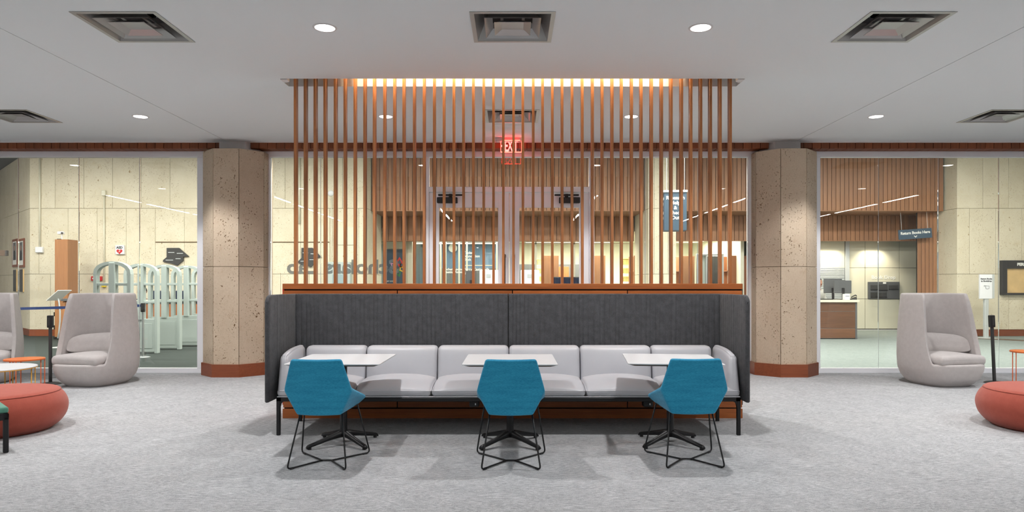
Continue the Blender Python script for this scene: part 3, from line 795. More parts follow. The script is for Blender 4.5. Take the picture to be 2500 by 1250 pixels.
# ------------------------------------------------------------------ blue chairs
def make_chair(loc, rz, label):
    t = thing('blue_chair', label, 'chair', loc, rz, group='blue upholstered chairs with wire bases')
    A = (.192, -.285, .832); B = (.262, -.235, .600); C = (.285, .165, .485); D = (.168, -.205, .402); E = (.20, .215, .415)
    bm = bmesh.new(); vv = {}
    def V(n, p, s):
        k = (n, s)
        if k not in vv: vv[k] = bm.verts.new((p[0]*s, p[1], p[2]))
        return vv[k]
    T0 = bm.verts.new((0, -.287, .824)); M0 = bm.verts.new((0, -.262, .60)); D0 = bm.verts.new((0, -.222, .396)); E0 = bm.verts.new((0, .235, .405))
    for s in (-1, 1):
        a, b, c, d, e = V('A', A, s), V('B', B, s), V('C', C, s), V('D', D, s), V('E', E, s)
        bm.faces.new((T0, a, b, M0) if s > 0 else (M0, b, a, T0)); bm.faces.new((M0, b, d, D0) if s > 0 else (D0, d, b, M0))
        bm.faces.new((b, c, e, d) if s > 0 else (d, e, c, b)); bm.faces.new((D0, d, e, E0) if s > 0 else (E0, e, d, D0))
    bmesh.ops.recalc_face_normals(bm, faces=bm.faces)
    ref = next(f for f in bm.faces if T0 in f.verts)
    if ref.normal.y > 0: bmesh.ops.reverse_faces(bm, faces=bm.faces)
    me = bpy.data.meshes.new('mesh'); bm.to_mesh(me); bm.free()
    o = link('shell', me, 'blue_fabric', t, False)
    m = o.modifiers.new('solid', 'SOLIDIFY'); m.thickness = .045; m.offset = -1; m.use_even_offset = True
    m = o.modifiers.new('bevel', 'BEVEL'); m.width = .028; m.segments = 4; m.limit_method = 'ANGLE'; m.angle_limit = math.radians(14)
    m = o.modifiers.new('smooth', 'SUBSURF'); m.levels = 1; m.render_levels = 1
    for f in me.polygons: f.use_smooth = True
    dg = bpy.context.evaluated_depsgraph_get(); me2 = bpy.data.meshes.new_from_object(o.evaluated_get(dg)); o.modifiers.clear(); o.data = me2
    for f in me2.polygons: f.use_smooth = True
    obj('seat_pad', rbox(.36, .36, .045, .02, 5), 'blue_fabric', t, world=False, smooth=True, loc=(0, .02, .475))
    # wire base: rear legs, front legs, floor runners meeting in a short link
    nodes = {'rl': (-.222, -.262, .009), 'rr': (.222, -.262, .009), 'fl': (-.282, .268, .009), 'fr': (.282, .268, .009)}
    tops_ = {'rl': (-.158, -.13, .43), 'rr': (.158, -.13, .43), 'fl': (-.212, .13, .43), 'fr': (.212, .13, .43)}
    for k in nodes:
        s = -1 if k[1] == 'l' else 1
        obj('leg', tube(fillet([tops_[k], nodes[k], (s*.036, .005, .009)], .035, 5), .0065, 8), 'black_metal', t, world=False, smooth=True)
        n = nodes[k]; dx, dy = (s*.036-n[0])*.1, (.005-n[1])*.1
        obj('glide', tube([(n[0]+dx*.9, n[1]+dy*.9, .007), (n[0]+dx*1.9, n[1]+dy*1.9, .007)], .009, 8), 'black_plastic', t, world=False)
    obj('base_link', tube([(-.05, .005, .010), (.05, .005, .010)], .0068, 8), 'black_metal', t, world=False, smooth=True)
    obj('under_frame', tube([(-.158, -.13, .428), (.158, -.13, .428), (.212, .13, .428), (-.212, .13, .428)], .0065, 8, True), 'black_metal', t, world=False)
    return t
ch = make_chair((-1.4575, 5.365, 0), math.radians(-1), 'blue upholstered chair on a black wire base, leftmost of the three')
dup(ch, (-.008, 5.362, 0), 0, 'blue upholstered chair on a black wire base, middle of the three')
dup(ch, (1.382, 5.41, 0), math.radians(.6), 'blue upholstered chair on a black wire base, rightmost of the three')

# ------------------------------------------------------------------ pod lounge chairs
def make_pod(loc, rz, label):
    t = thing('pod_chair', label, 'armchair', loc, rz, group='pale grey high-sided pod chairs')
    Ht = 1.262; zs = .315
    def lerp(tab, z):
        for (z0, a), (z1, b) in zip(tab, tab[1:]):
            if z <= z1:
                u = max(0, (z-z0)/(z1-z0)); u = u*u*(3-2*u) if False else u; return a+(b-a)*u
        return tab[-1][1]
    hw = [(0, .30), (.04, .345), (.12, .40), (.22, .43), (.34, .44), (.6, .435), (1.0, .395), (1.262, .365)]
    yb = [(0, .28), (.04, .335), (.12, .40), (.22, .43), (.34, .44), (.8, .445), (1.262, .435)]
    yf = [(0, -.32), (.04, -.37), (.12, -.44), (.22, -.475), (.34, -.48), (.6, -.44), (1.262, -.40)]
    NC = 120
    def plan(a, z, inset=0.0):
        c, s = math.cos(a), math.sin(a); e = 2/3.6
        x = math.copysign(abs(c)**e, c)*(lerp(hw, z)-inset)
        y = math.copysign(abs(s)**e, s)*((lerp(yb, z) if s > 0 else -lerp(yf, z))-inset)
        return x, y
    def top(a):
        y = plan(a, .6)[1]
        # wing front edge leans back: from y=-.30 at the seat to y=-.12 at the top
        u = min(1, max(0, (y+.31)/.19)); u = u*u*(3-2*u)
        return zs+(Ht-zs)*u
    bm = bmesh.new(); rows = []
    fr = [0, .012, .04, .08, .13, .19, .26, .34]
    def row(fn): rows.append([bm.verts.new(fn(2*PI*k/NC)) for k in range(NC)])
    fr = [0, .012, .04, .08, .12, .16, .21, .26]
    for z in fr: row(lambda a, z=z: (*plan(a, z), z))
    for u in (.15, .3, .45, .6, .75, .88, .96):
        row(lambda a, u=u: (*plan(a, .26+(top(a)-.03-.26)*u), .26+(top(a)-.03-.26)*u))
    th = .055
    for k_, (ins, dz) in enumerate(((.0, .03), (.004, .014), (.013, .003), (.027, 0), (.042, .003), (.051, .014), (th, .03))):
        row(lambda a, i=ins, d=dz: (*plan(a, top(a)-d, i), top(a)-d))
    for u in (.2, .4, .6, .8, 1.0):
        row(lambda a, u=u: (*plan(a, top(a)-.03-(top(a)-.03-.275)*u, th), top(a)-.03-(top(a)-.03-.275)*u))
    for A, B in zip(rows, rows[1:]):
        for k in range(NC): bm.faces.new((A[k], A[(k+1) % NC], B[(k+1) % NC], B[k]))
    bm.faces.new(rows[0][::-1]); bm.faces.new(rows[-1])
    obj('shell', bm, 'pod_fabric', t, world=False, smooth=True)
    def sh(x, y, z, v):
        if z > 0: v.z += .03*max(0, 1-x*x)*max(0, 1-y*y*.6)
        return v
    obj('seat_cushion', rbox(.72, .71, .13, .055, 8, sh), 'pod_fabric', t, world=False, smooth=True, loc=(0, -.085, .36))
    def pi_(x, y, z, v):
        k = max(0, 1-x*x)**.5
        v.y *= .62+.38*k; v.z *= .72+.28*k; v.y += .07*(z+1)*.5; v.y -= .30*x*x
        return v
    obj('back_pillow', rbox(.80, .30, .29, .10, 8, pi_), 'pod_fabric', t, world=False, smooth=True, loc=(0, .20, .55))
    obj('base_plate', lathe([(0, -.0), (.2, 0), (.2, .01), (0, .01)], 24), 'black_plastic', t, world=False)
    return t
pod = make_pod((px(240, 9.55), 9.55, 0), math.radians(-11), 'pale grey pod chair turned to the left, behind the coral ottoman on the left')
dup(pod, (px(2291, 9.55), 9.55, 0), math.radians(11), 'pale grey pod chair turned to the right, at the right side of the lounge')
dup(pod, (px(-38, 9.75), 9.75, 0), math.radians(25), 'pale grey pod chair cut by the left edge of the picture')

# ------------------------------------------------------------------ ottomans, bench, side tables
def ottoman(loc, label):
    t = thing('ottoman', label, 'ottoman', loc, group='round coral ottomans')
    S_, Z_ = 1.08, .90
    sc2 = lambda pr: [(r*S_, z*Z_) for r, z in pr]
    prof = [(.0, .004), (.40, .004), (.44, .012), (.49, .05), (.535, .12), (.556, .20), (.555, .27), (.535, .335), (.505, .385), (.492, .398)]
    sm_ = []
    for i in range(1, len(prof)-2):
        p0, p1, p2, p3 = prof[i-1], prof[i], prof[i+1], prof[i+2]
        for q in range(5):
            u = q/5
            sm_.append(tuple(.5*(2*p1[c]+(p2[c]-p0[c])*u+(2*p0[c]-5*p1[c]+4*p2[c]-p3[c])*u*u+(3*p1[c]-p0[c]-3*p2[c]+p3[c])*u**3) for c in (0, 1)))
    prof = [prof[0]]+sm_+prof[-2:]
    obj('body', lathe(sc2(prof+[(.47, .40), (0, .40)]), 72), 'coral_fabric', t, world=False, smooth=True, angle=.9)
    obj('top_pad', lathe(sc2([(0, .40), (.49, .40), (.493, .404), (.48, .416), (.44, .424), (.3, .43), (0, .432)]), 72), 'coral_fabric', t, world=False, smooth=True, angle=.9)
    obj('seam_piping', tube([(.495*S_*math.cos(2*PI*k/72), .495*S_*math.sin(2*PI*k/72), .4*Z_) for k in range(72)], .004, 6, True), 'coral_fabric', t, world=False, smooth=True)
    return t
ottoman((px(138, 6.5)-.6, 6.5, 0), 'round coral red ottoman cut by the left edge, behind the green bench')
ottoman((px(2412, 6.65)+.6, 6.65, 0), 'round coral red ottoman cut by the right edge of the picture')
bc = Vector((px(22, 5.65), 5.65, 0)); ang = math.radians(135)
t = thing('green_bench', 'low green seat with black frame and legs in the bottom left corner', 'bench', bc, ang)   # local x: away from the camera, local y: to the left and nearer
obj('cushion', rbox(.45, 1.2, .05, .015, 4), 'green_fabric', t, world=False, smooth=True, loc=(.23, .60, .352))
fb = bmesh.new()
add_box(fb, .0, .46, 0, .04, .27, .328, .006, 1); add_box(fb, .0, .46, 1.16, 1.2, .27, .328, .006, 1); add_box(fb, 0, .04, 0, 1.2, .27, .328, .006, 1); add_box(fb, .42, .46, 0, 1.2, .27, .328, .006, 1)
obj('frame', fb, 'black_metal', t, world=False)
for x in (.0, .422):
    for y in (.0, 1.162): obj('leg', box(x, x+.038, y, y+.038, 0, .30, .008, 2), 'black_metal', t, world=False)

def side_table(loc, r, h, top, leg, edge, label, legs, rot=0.0, grp='round metal side tables'):
    t = thing('side_table', label, 'side table', loc, rot, group=grp)
    obj('table_top', lathe([(0, h), (r-.003, h), (r, h-.003), (r, h-.010), (0, h-.010)], 48), top, t, world=False, smooth=True, angle=.6)
    if edge: obj('rim', lathe([(r-.012, h-.010), (r+.001, h-.010), (r+.001, h-.020), (r-.012, h-.020), (r-.012, h-.010)], 48), edge, t, world=False)
    for a in legs:
        a = math.radians(a); c = Vector((math.cos(a), math.sin(a), 0)); p = Vector((-c.y, c.x, 0))
        b = c*(r-.02)
        pts = fillet([b-p*.012+Vector((0, 0, h-.012)), b-p*.012+Vector((0, 0, .006)), b+p*.075+Vector((0, 0, .006)), b+p*.075+Vector((0, 0, h-.012))], .02, 4)
        obj('leg', tube(pts, .006, 8), leg, t, world=False, smooth=True)
    return t
side_table((px(60, 9.0), 9.0, 0), .23, .412, 'orange_metal', 'orange_leg', 'orange_leg', 'small round orange metal side table in front of the left pod chairs', (5, 140, 262))
side_table((px(-20, 8.1), 8.1, 0), .45, .405, 'table_white', 'mustard', 'mustard', 'low round white table with mustard legs at the left edge', (10, 100, 190, 280))
side_table((px(2516, 9.35), 9.35, 0), .235, .475, 'orange_metal', 'orange_leg', 'orange_leg', 'round orange metal side table at the right edge of the picture', (170, 290, 50))

# ------------------------------------------------------------------ stanchions
def stanchion(loc, tilt, mat, label, h=.955):
    t = thing('stanchion', label, 'stanchion', loc)
    t.rotation_euler = (0, tilt, 0)
    obj('base', lathe([(0, 0), (.13, 0), (.13, .008), (.11, .018), (.04, .03), (0, .03)], 32), mat if mat != 'black_metal' else 'charcoal', t, world=False, smooth=True, angle=.6)
    obj('post', lathe([(.0, .02), (.022, .02), (.022, h-.16), (0, h-.16)], 16), 'charcoal' if mat == 'black_metal' else mat, t, world=False, smooth=True, angle=.6)
    hd = obj('head', box(-.032, .032, -.032, .032, h-.17, h, .01, 2), 'black_plastic', t, world=False)
    obj('belt_slot', box(-.010, .010, -.034, -.028, h-.14, h-.03), 'charcoal', hd, world=False, loc=(0, 0, 0))
    obj('belt_slot', box(.028, .034, -.010, .010, h-.14, h-.03), 'charcoal', hd, world=False, loc=(0, 0, 0))
    return t
stanchion((px(123, 9.5), 9.5, 0), 0, 'black_metal', 'black stanchion post left of the left pod chair')
stanchion((px(2428, 9.6), 9.6, 0), math.radians(-2.6), 'black_metal', 'leaning black stanchion post right of the right pod chair')
# ------------------------------------------------------------------ lobby: security gates
def make_gate(loc, label):
    t = thing('security_gate', label, 'security gate', loc, group='row of grey arched security gates')
    Wg, Hg, T = .34, 1.80, .055
    zsp = 1.56; n = 10; pw = .062
    def arch(w_, z0, rise): return [(w_*math.cos(PI*k/n), z0+rise*math.sin(PI*k/n)**.8) for k in range(n+1)]
    o = arch(Wg, zsp, Hg-zsp); i_ = arch(Wg-pw, zsp-.01, Hg-zsp-.045)
    bm = bmesh.new()
    for k in range(n): add_prism(bm, [o[k], o[k+1], i_[k+1], i_[k]], -T, T, 'xz')
    obj('arch', bm, 'gate_grey', t, world=False)
    for s in (-1, 1): obj('post', box(min(s*Wg, s*(Wg-pw)), max(s*Wg, s*(Wg-pw)), -T, T, 0, zsp, .006, 1), 'gate_grey', t, world=False)
    obj('centre_stile', box(-.06, .06, -T-.012, T+.012, .66, Hg-.012, .02, 2), 'gate_grey', t, world=False)
    for z in (1.36, 1.00): obj('cross_bar', box(-Wg+pw, Wg-pw, -T*.8, T*.8, z, z+.05, .006, 1), 'gate_grey', t, world=False)
    p = obj('lower_panel', box(-Wg+pw, Wg-pw, -T*.85, T*.85, .03, .69, .004, 1), 'gate_grey', t, world=False)
    obj('access_cover', box(-Wg+pw+.04, Wg-pw-.04, -T*.85-.006, -T*.85, .10, .60, .003, 1), 'gate_grey', p, world=False)
    obj('lock', box(-Wg+pw+.02, -Wg+pw+.05, -T*.85-.008, -T*.85, .625, .65), 'black_plastic', p, world=False)
    return t
gt = None
for x, d, lb in ((277, 12.4, 'grey arched security gate nearest, above the left pod chair'), (346, 13.7, 'second grey arched security gate from the left'),
                 (403, 14.5, 'third grey arched security gate from the left'), (457, 15.2, 'fourth grey arched security gate from the left'),
                 (505, 15.9, 'rearmost grey arched security gate, half hidden by the stone column')):
    if gt is None: gt = make_gate((px(x, d), d, 0), lb)
    else: dup(gt, (px(x, d), d, 0), 0, lb)

# ------------------------------------------------------------------ lobby: things behind the left glazing
D = 17.2
t = thing('wood_pylon', 'tall light wooden pylon with a small camera on top', 'pylon', (px(152, D), D, 0))
hb = px(170, D)-px(131, D); zt = pz(585, D)
obj('body', prism([(-hb/2, .12), (-hb/2+.08, -.1), (hb/2, -.1), (hb/2, .3), (-hb/2, .3)], .75, zt, 'xy'), 'pylon_wood', t, world=False)
b = obj('cabinet', prism([(-hb/2, .12), (-hb/2+.08, -.1), (hb/2, -.1), (hb/2, .3), (-hb/2, .3)], .06, .745, 'xy'), 'pylon_wood', t, world=False)
for z in (.25, .58): obj('hinge', box(-hb/2+.06, -hb/2+.08, -.115, -.09, z, z+.1), 'black_metal', b, world=False)
obj('toe_kick', box(-hb/2+.02, hb/2-.02, -.06, .28, 0, .06), 'black_plastic', t, world=False)
t = thing('small_camera', 'small white camera on a short stand atop the wooden pylon', 'camera', (px(148, D), D, zt))
obj('stand', tube([(0, .05, 0), (0, .05, .14)], .012, 8), 'white_plastic', t, world=False)
obj('body', rbox(.15, .09, .07, .02, 3), 'white_plastic', t, world=False, smooth=True, loc=(-.01, .03, .17))
obj('lens', lathe([(0, 0), (.022, 0), (.022, .03), (0, .03)], 12), 'black_plastic', t, world=False, loc=(.05, -.01, .165), rot=(PI/2, 0, 0))
obj('foot', lathe([(0, 0), (.05, 0), (.05, .02), (0, .02)], 16), 'black_plastic', t, world=False, loc=(-.05, .02, 0))
D = 16.45
t = thing('lobby_counter', 'wood slatted counter with dark grey top behind the left pod chair', 'counter', (px(215, D), D, 0))
x0, x1 = px(153, D)-px(215, D), px(262, D)-px(215, D)
obj('top', box(x0-.02, x1+.02, -.05, .55, pz(735, D), pz(729, D), .005, 1), 'grey_laminate', t, world=False)
obj('core', box(x0+.01, x1-.01, .02, .5, .05, pz(735, D)), 'pylon_wood', t, world=False)
n = 16
for k in range(n): obj('board', box(x0+(x1-x0)*k/n+.004, x0+(x1-x0)*(k+1)/n-.004, 0, .02, .05, pz(736, D), .002, 1), 'pylon_wood', t, world=False)
obj('toe_kick', box(x0+.04, x1-.04, .05, .48, 0, .05), 'black_plastic', t, world=False)
t = thing('service_desk', 'orange-brown panelled service desk seen between the security gates', 'desk', (px(430, 16.6), 16.6, 0))
x0, x1 = px(335, 16.6)-px(430, 16.6), px(500, 16.6)-px(430, 16.6)
z1 = pz(735, 16.6)
obj('top', box(x0, x1, -.03, .55, z1, z1+.03), 'cream_panel', t, world=False)
obj('fascia', box(x0+.01, x1-.01, .02, .06, z1-.07, z1), 'charcoal', t, world=False)
n = 5
for k in range(n):
    for za, zb_ in ((.06, .44), (.45, z1-.075)):
        obj('front_panel', box(x0+(x1-x0)*k/n+.004, x0+(x1-x0)*(k+1)/n-.004, 0, .03, za, zb_, .002, 1), 'orange_wood', t, world=False)
obj('carcass', box(x0+.02, x1-.02, .03, .16, 0, z1-.002), 'dark_void', t, world=False)
def navy_chair(loc, rz, label):
    t = thing('office_chair', label, 'chair', loc, rz, group='navy chairs behind the service desk')
    obj('backrest', rbox(.46, .07, .46, .03, 4), 'navy_fabric', t, world=False, smooth=True, loc=(0, .2, .98))
    obj('seat', rbox(.48, .48, .09, .035, 4), 'navy_fabric', t, world=False, smooth=True, loc=(0, -.04, .60))
    obj('spine', tube([(0, .1, .55), (0, .26, .6), (0, .25, .9)], .02, 8), 'black_metal', t, world=False)
    obj('column', tube([(0, 0, .08), (0, 0, .56)], .025, 10), 'black_metal', t, world=False)
    for k in range(5):
        a = 2*PI*k/5; obj('base_arm', tube([(0, 0, .09), (.27*math.cos(a), .27*math.sin(a), .04)], [.025, .015], 8), 'black_metal', t, world=False)
        obj('caster', lathe([(0, 0), (.025, .005), (.025, .045), (0, .05)], 10), 'black_plastic', t, world=False, loc=(.28*math.cos(a), .28*math.sin(a), 0))
    return t
nc = navy_chair((px(379, 17.75), 17.82, 0), 0, 'navy office chair seen between second and third security gate')
dup(nc, (px(430, 17.75), 17.75, 0), 0, 'navy office chair seen between third and fourth security gate')

t = thing('lectern_sign', 'white tilted sign holder on a curved silver pole with round base', 'sign stand', (px(143, 14.9), 14.9, 0))
D = 14.9; X = t.location.x
obj('base', lathe([(0, 0), (.17, 0), (.17, .006), (.05, .02), (0, .02)], 32), 'silver', t, world=False, smooth=True, angle=.6)
pts = [(px(x, D)-X, 0, max(.01, pz(y, D))) for x, y in ((141, 826), (144, 810), (146.5, 785), (146.5, 760), (144, 738), (142, 729))]
obj('pole', tube(pts, .016, 10), 'silver', t, world=False, smooth=True)
bm = bmesh.new(); p0 = Vector((px(126, D)-X, 0, pz(733, D))); p1 = Vector((px(155, D)-X, 0, pz(708, D))); u = (p1-p0); nn = Vector((u.z, 0, -u.x)).normalized()*.012
q = []
for yy in (-.14, .16):
    q.append([bm.verts.new(v+Vector((0.07 if yy > 0 else -.03, yy, 0))) for v in (p0, p1, p1+nn, p0+nn)])
for k in range(4): bm.faces.new((q[0][k], q[0][(k+1) % 4], q[1][(k+1) % 4], q[1][k]))
bm.faces.new(q[0][::-1]); bm.faces.new(q[1])
obj('sign_plate', bm, 'print_white', t, world=False)
t = stanchion((px(349, 12.9), 12.9, 0), 0, 'aluminium', 'silver stanchion right of the left pod chair, behind the glass', 1.03)
t2 = stanchion((px(-60, 13.0), 13.0, 0), 0, 'aluminium', 'silver stanchion beyond the left edge holding the blue belt', 1.03)
za = pz(755, 13.0); zb2 = pz(748, 13.0)
x0, x1 = px(-60, 13.0)+.03, px(349, 12.9)-.03
t = obj('barrier_belt', prism([(0, .955), (x1-x0, .985), (x1-x0, 1.03), (0, 1.005)] if False else [(0, .875), (x1-x0, .955), (x1-x0, 1.005), (0, .925)], -.002, .002, 'xz'), 'belt_blue', loc=(x0, 12.95, 0))
tag(t, 'dark blue retractable belt stretched behind the glass at left', 'belt')

# wall things, left
def wallthing(name, label, cat, x, y, d=SY): return thing(name, label, cat, (px(x, d), d-.001, pz(y, d)))
Mz = F/SY
t = wallthing('aed_sign', 'white wall sign with black AED letters and red heart', 'sign', 295, 610)
obj('plate', box(-.115, .115, -.06, 0, -.12, .12, .006, 1), 'white_plastic', t, world=False)
link('letters', text_mesh('AED', .085, .004, .003, 'CENTER'), 'print_dark', t, False, loc=(0, -.063, .03), rot=(PI/2, 0, 0))
hp = [(.075*math.sin(a)**3*1.05, .072*(13*math.cos(a)-5*math.cos(2*a)-2*math.cos(3*a)-math.cos(4*a))/16) for a in [2*PI*k/28 for k in range(28)]]
obj('heart', prism(hp, -.066, -.06, 'xz'), 'red_paint', t, world=False, loc=(0, 0, -.045))
obj('bolt', prism([(-.03, -.03), (.0, .0), (-.02, .0), (.03, .035), (.005, .008), (.025, .008)], -.069, -.066, 'xz'), 'print_white', t, world=False, loc=(0, 0, -.045))
t = wallthing('fire_alarm_box', 'small red fire alarm box low on the stone wall', 'alarm', 238, 680)
obj('body', box(-.14, .14, -.06, 0, -.06, .06, .008, 1), 'red_paint', t, world=False)
obj('label_strip', box(-.1, .1, -.064, -.06, -.015, .015), 'print_white', t, world=False)
def conduit(name, label, x, y0, y1, boxes, r=.02):
    t = thing(name, label, 'conduit', (px(x, SY), SY-.03, 0))
    obj('pipe', tube([(0, 0, pz(y1, SY)), (0, 0, pz(y0, SY))], r, 8), 'cream_panel', t, world=False, smooth=True)
    for (yy, w_, h_, m_) in boxes: obj('junction_box', box(-w_/2, w_/2, -.05, .03, pz(yy, SY)-h_/2, pz(yy, SY)+h_/2, .01, 1), m_, t, world=False)
    return t
conduit('wall_conduit', 'pale vertical conduit ending in a white wall box left of the wooden pylon', 99, 385, 604, [(610, .19, .15, 'white_plastic')], .022)
conduit('wall_conduit', 'thin pale conduit beside the AED sign with yellow box below', 256, 468, 700, [(472, .1, .15, 'cream_panel'), (698, .1, .07, 'yellow_plastic')], .018)
conduit('wall_conduit', 'white square conduit behind the left end of the slats', 731.5, 385, 546, [], .03)
t = conduit('wall_conduit', 'thin conduit below the round white alarm bell', 810, 480, 692, [], .014)
t = wallthing('alarm_bell', 'round white alarm bell on the stone wall behind the slats', 'alarm', 808, 472)
obj('dome', lathe([(0, .06), (.04, .055), (.075, .03), (.085, 0), (0, 0)], 24), 'white_plastic', t, world=False, smooth=True, rot=(PI/2, 0, 0))
obj('back_box', box(-.06, .06, -.005, 0.0, -.06, .06), 'white_plastic', t, world=False)
def map_sign(x, y, w_, h_, label):
    t = wallthing('map_plaque', label, 'map', x, y)
    pts = [(-.36, .50), (.12, .50), (.52, .02), (.30, -.0), (.30, -.22), (.05, -.5), (-.18, -.38), (-.52, -.28), (-.50, -.18), (-.36, -.02)]
    obj('plate', prism([(a*w_, b*h_) for a, b in pts], -.05, 0, 'xz'), 'charcoal', t, world=False)
    for a, b, c, e in ((-.3, .25, -.05, .27), (.05, .2, .3, .02), (-.4, -.18, -.1, -.05), (.0, -.1, .2, -.2)):
        obj('print_line', box(min(a, c)*w_, max(a, c)*w_, -.053, -.05, b*h_-.012, b*h_+.004), 'silver', t, world=False)
    return t
map_sign(431, 627, .66, .47, 'dark grey building-shaped map plaque above the security gates')
map_sign(757, 629, .60, .52, 'dark building-shaped map plaque behind the left slats')
t = wallthing('wall_ledge', 'thin dark ledge strip along the stone wall above the map plaque', 'ledge', 595, 590)
obj('strip', box(px(380, SY)-px(595, SY), px(804, SY)-px(595, SY), -.025, .0, -.018, .0), 'joint', t, world=False)
t = wallthing('wall_cabinet', 'pale grey-green wall cabinet behind the left slats', 'cabinet', 832, 690)
obj('body', box(-.30, .30, -.22, 0, -1.38, pz(640, SY)-pz(690, SY), .01, 1), 'gate_grey', t, world=False)
obj('door', box(-.27, .27, -.235, -.22, -1.3, -.12, .004, 1), 'gate_grey', t, world=False)
obj('screen', box(-.16, .12, -.232, -.22, -.02, .22, .004, 1), 'glass_frosted', t, world=False)
t = wallthing('access_panel', 'cream access panel outlined on the stone wall behind the slats', 'panel', 845, 575)
obj('plate', box(-.22, .22, -.02, 0, -.25, .22, .003, 1), 'cream_panel', t, world=False)
obj('latch', box(.15, .17, -.025, -.02, -.02, .02), 'silver', t, world=False)

# portraits on the angled wall
A45 = Vector((xa, SY, 0)); dw = Vector((-.7071, .7071, 0))
def on_corner(s): return A45+dw*(s*1.4142)+Vector((-.7071, -.7071, 0))*.002
for s, lb in ((.70, 'framed portrait of a dark-suited sitter, right of two on the angled wall'), (1.36, 'framed portrait of a dark-suited sitter, left of two on the angled wall')):
    p = on_corner(s); d = p.y
    t = thing('framed_portrait', lb, 'picture', (p.x, p.y, pz(618, d)), -PI/4, group='framed portraits on the angled wall')
    w_, h_ = .36, .40
    for n_, a in (('frame_side', (-w_, -w_+.06, -h_, h_)), ('frame_side', (w_-.06, w_, -h_, h_)), ('frame_rail', (-w_+.07, w_-.07, h_-.07, h_)), ('frame_rail', (-w_+.07, w_-.07, -h_, -h_+.07))):
        obj(n_, box(a[0], a[1], -.035, 0, a[2], a[3], .006, 1), 'base_wood', t, world=False)
    obj('mat_board', box(-w_+.06, w_-.06, -.03, -.01, -h_+.06, h_-.06), 'print_white', t, world=False)
    c = obj('canvas', box(-.19, .19, -.034, -.03, -.20, .30), 'grey_laminate', t, world=False)
    obj('painted_suit', prism([(-.19, -.20), (.19, -.20), (.17, .0), (.06, .07), (-.06, .07), (-.17, .0)], -.036, -.034, 'xz'), 'print_dark', c, world=False)
    obj('painted_head', prism([(.055*math.cos(2*PI*k/16), .145+.075*math.sin(2*PI*k/16)) for k in range(16)], -.037, -.034, 'xz'), 'skin', c, world=False)
    lb2 = lb.replace('framed portrait of a dark-suited sitter', 'dark grey text plaque below the portrait')
    t = thing('text_plaque', lb2, 'plaque', (p.x, p.y, pz(685, d)), -PI/4, group='plaques below the portraits')
    obj('plate', box(-.24, .24, -.03, 0, -.31, .31, .006, 1), 'charcoal', t, world=False)
    obj('border', box(.24, .255, -.032, 0, -.31, .31), 'tan_print', t, world=False)
t = thing('blade_sign', 'dark brown projecting sign at the left edge, beside the portraits', 'sign', (px(-8, 16.5), 16.5, pz(618, 16.5)))
obj('board', box(-.42, px(17, 16.5)-px(-8, 16.5), -.03, .03, -.07, .07, .006, 1), 'ply_edge', t, world=False)
obj('end_cap', box(px(15, 16.5)-px(-8, 16.5), px(18.5, 16.5)-px(-8, 16.5), -.035, .035, -.065, .065), 'charcoal', t, world=False)
obj('hanger', tube([(-.3, 0, .07), (-.3, 0, 5.2-t.location.z)], .012, 6), 'charcoal', t, world=False)

# ------------------------------------------------------------------ lettering on the glass, facing the lobby (reads mirrored from here)
t = thing('glass_lettering', 'mirrored grey vinyl letters Scholars Lab on the glass behind the slats', 'lettering', (px(836, 10.69), 10.69, pz(667, 10.69)))
me = text_mesh('Scholars Lab', .30, .001, .010, 'CENTER', .98)
o = link('letters', me, 'vinyl', t, False, rot=(PI/2, 0, PI), loc=(0, .022, 0)); o.scale = (1.18, 1, 1)

# ------------------------------------------------------------------ hanging signs
D = 15.4
t = thing('hanging_sign_box', 'slate blue hanging box sign reading Research Help and Check Out', 'sign', (px(1649, D), D, pz(516, D)), math.radians(-6))
w_, h_ = px(1678, D)-px(1624, D), pz(471, D)-pz(564, D)
obj('box', box(-w_/2, w_/2, 0, .42, -h_/2, h_/2, .004, 1), 'slate_blue', t, world=False)
obj('top_cap', box(-w_/2-.02, w_/2+.02, -.02, .44, h_/2, h_/2+.05, .006, 1), 'silver', t, world=False)
link('letters', text_mesh('Research\nHelp\n&\nCheck\nOut', .112, .004, .003, 'CENTER', 1, 1.0), 'print_white', t, False, loc=(0.0, -.003, h_/2-.16), rot=(PI/2, 0, 0))
link('letters', text_mesh('Research\nHelp\n&\nCheck\nOut', .09, .004, .003, 'CENTER', 1, 1.2), 'print_white', t, False, loc=(-w_/2-.003, .21, h_/2-.16), rot=(PI/2, 0, -PI/2))
for x in (-w_/2+.08, w_/2-.02): obj('wire', tube([(x, .2, h_/2+.05), (x, .2, 5.25-t.location.z)], .004, 5), 'silver', t, world=False)
D = 18.85
t = thing('return_sign', 'slate blue hanging sign reading Return Books Here with a small arrow', 'sign', (px(2234, D), D, pz(571, D)))
t.rotation_euler = (0, math.radians(-4), 0)
obj('board', box(-.46, .46, -.015, .015, -.135, .135, .004, 1), 'slate_blue', t, world=False)
link('letters', text_mesh('Return Books Here', .105, .003, .003, 'CENTER', .97), 'print_white', t, False, loc=(0, -.017, .0), rot=(PI/2, 0, 0))
obj('chevron', prism([(-.04, .02), (0, -.015), (.04, .02), (.04, -.005), (0, -.042), (-.04, -.005)], -.019, -.015, 'xz'), 'print_white', t, world=False, loc=(0, 0, -.06))
for x in (-.36, .36): obj('wire', tube([(x, 0, .135), (x+.0, 0, 3.38-t.location.z)], .004, 5), 'silver', t, world=False)

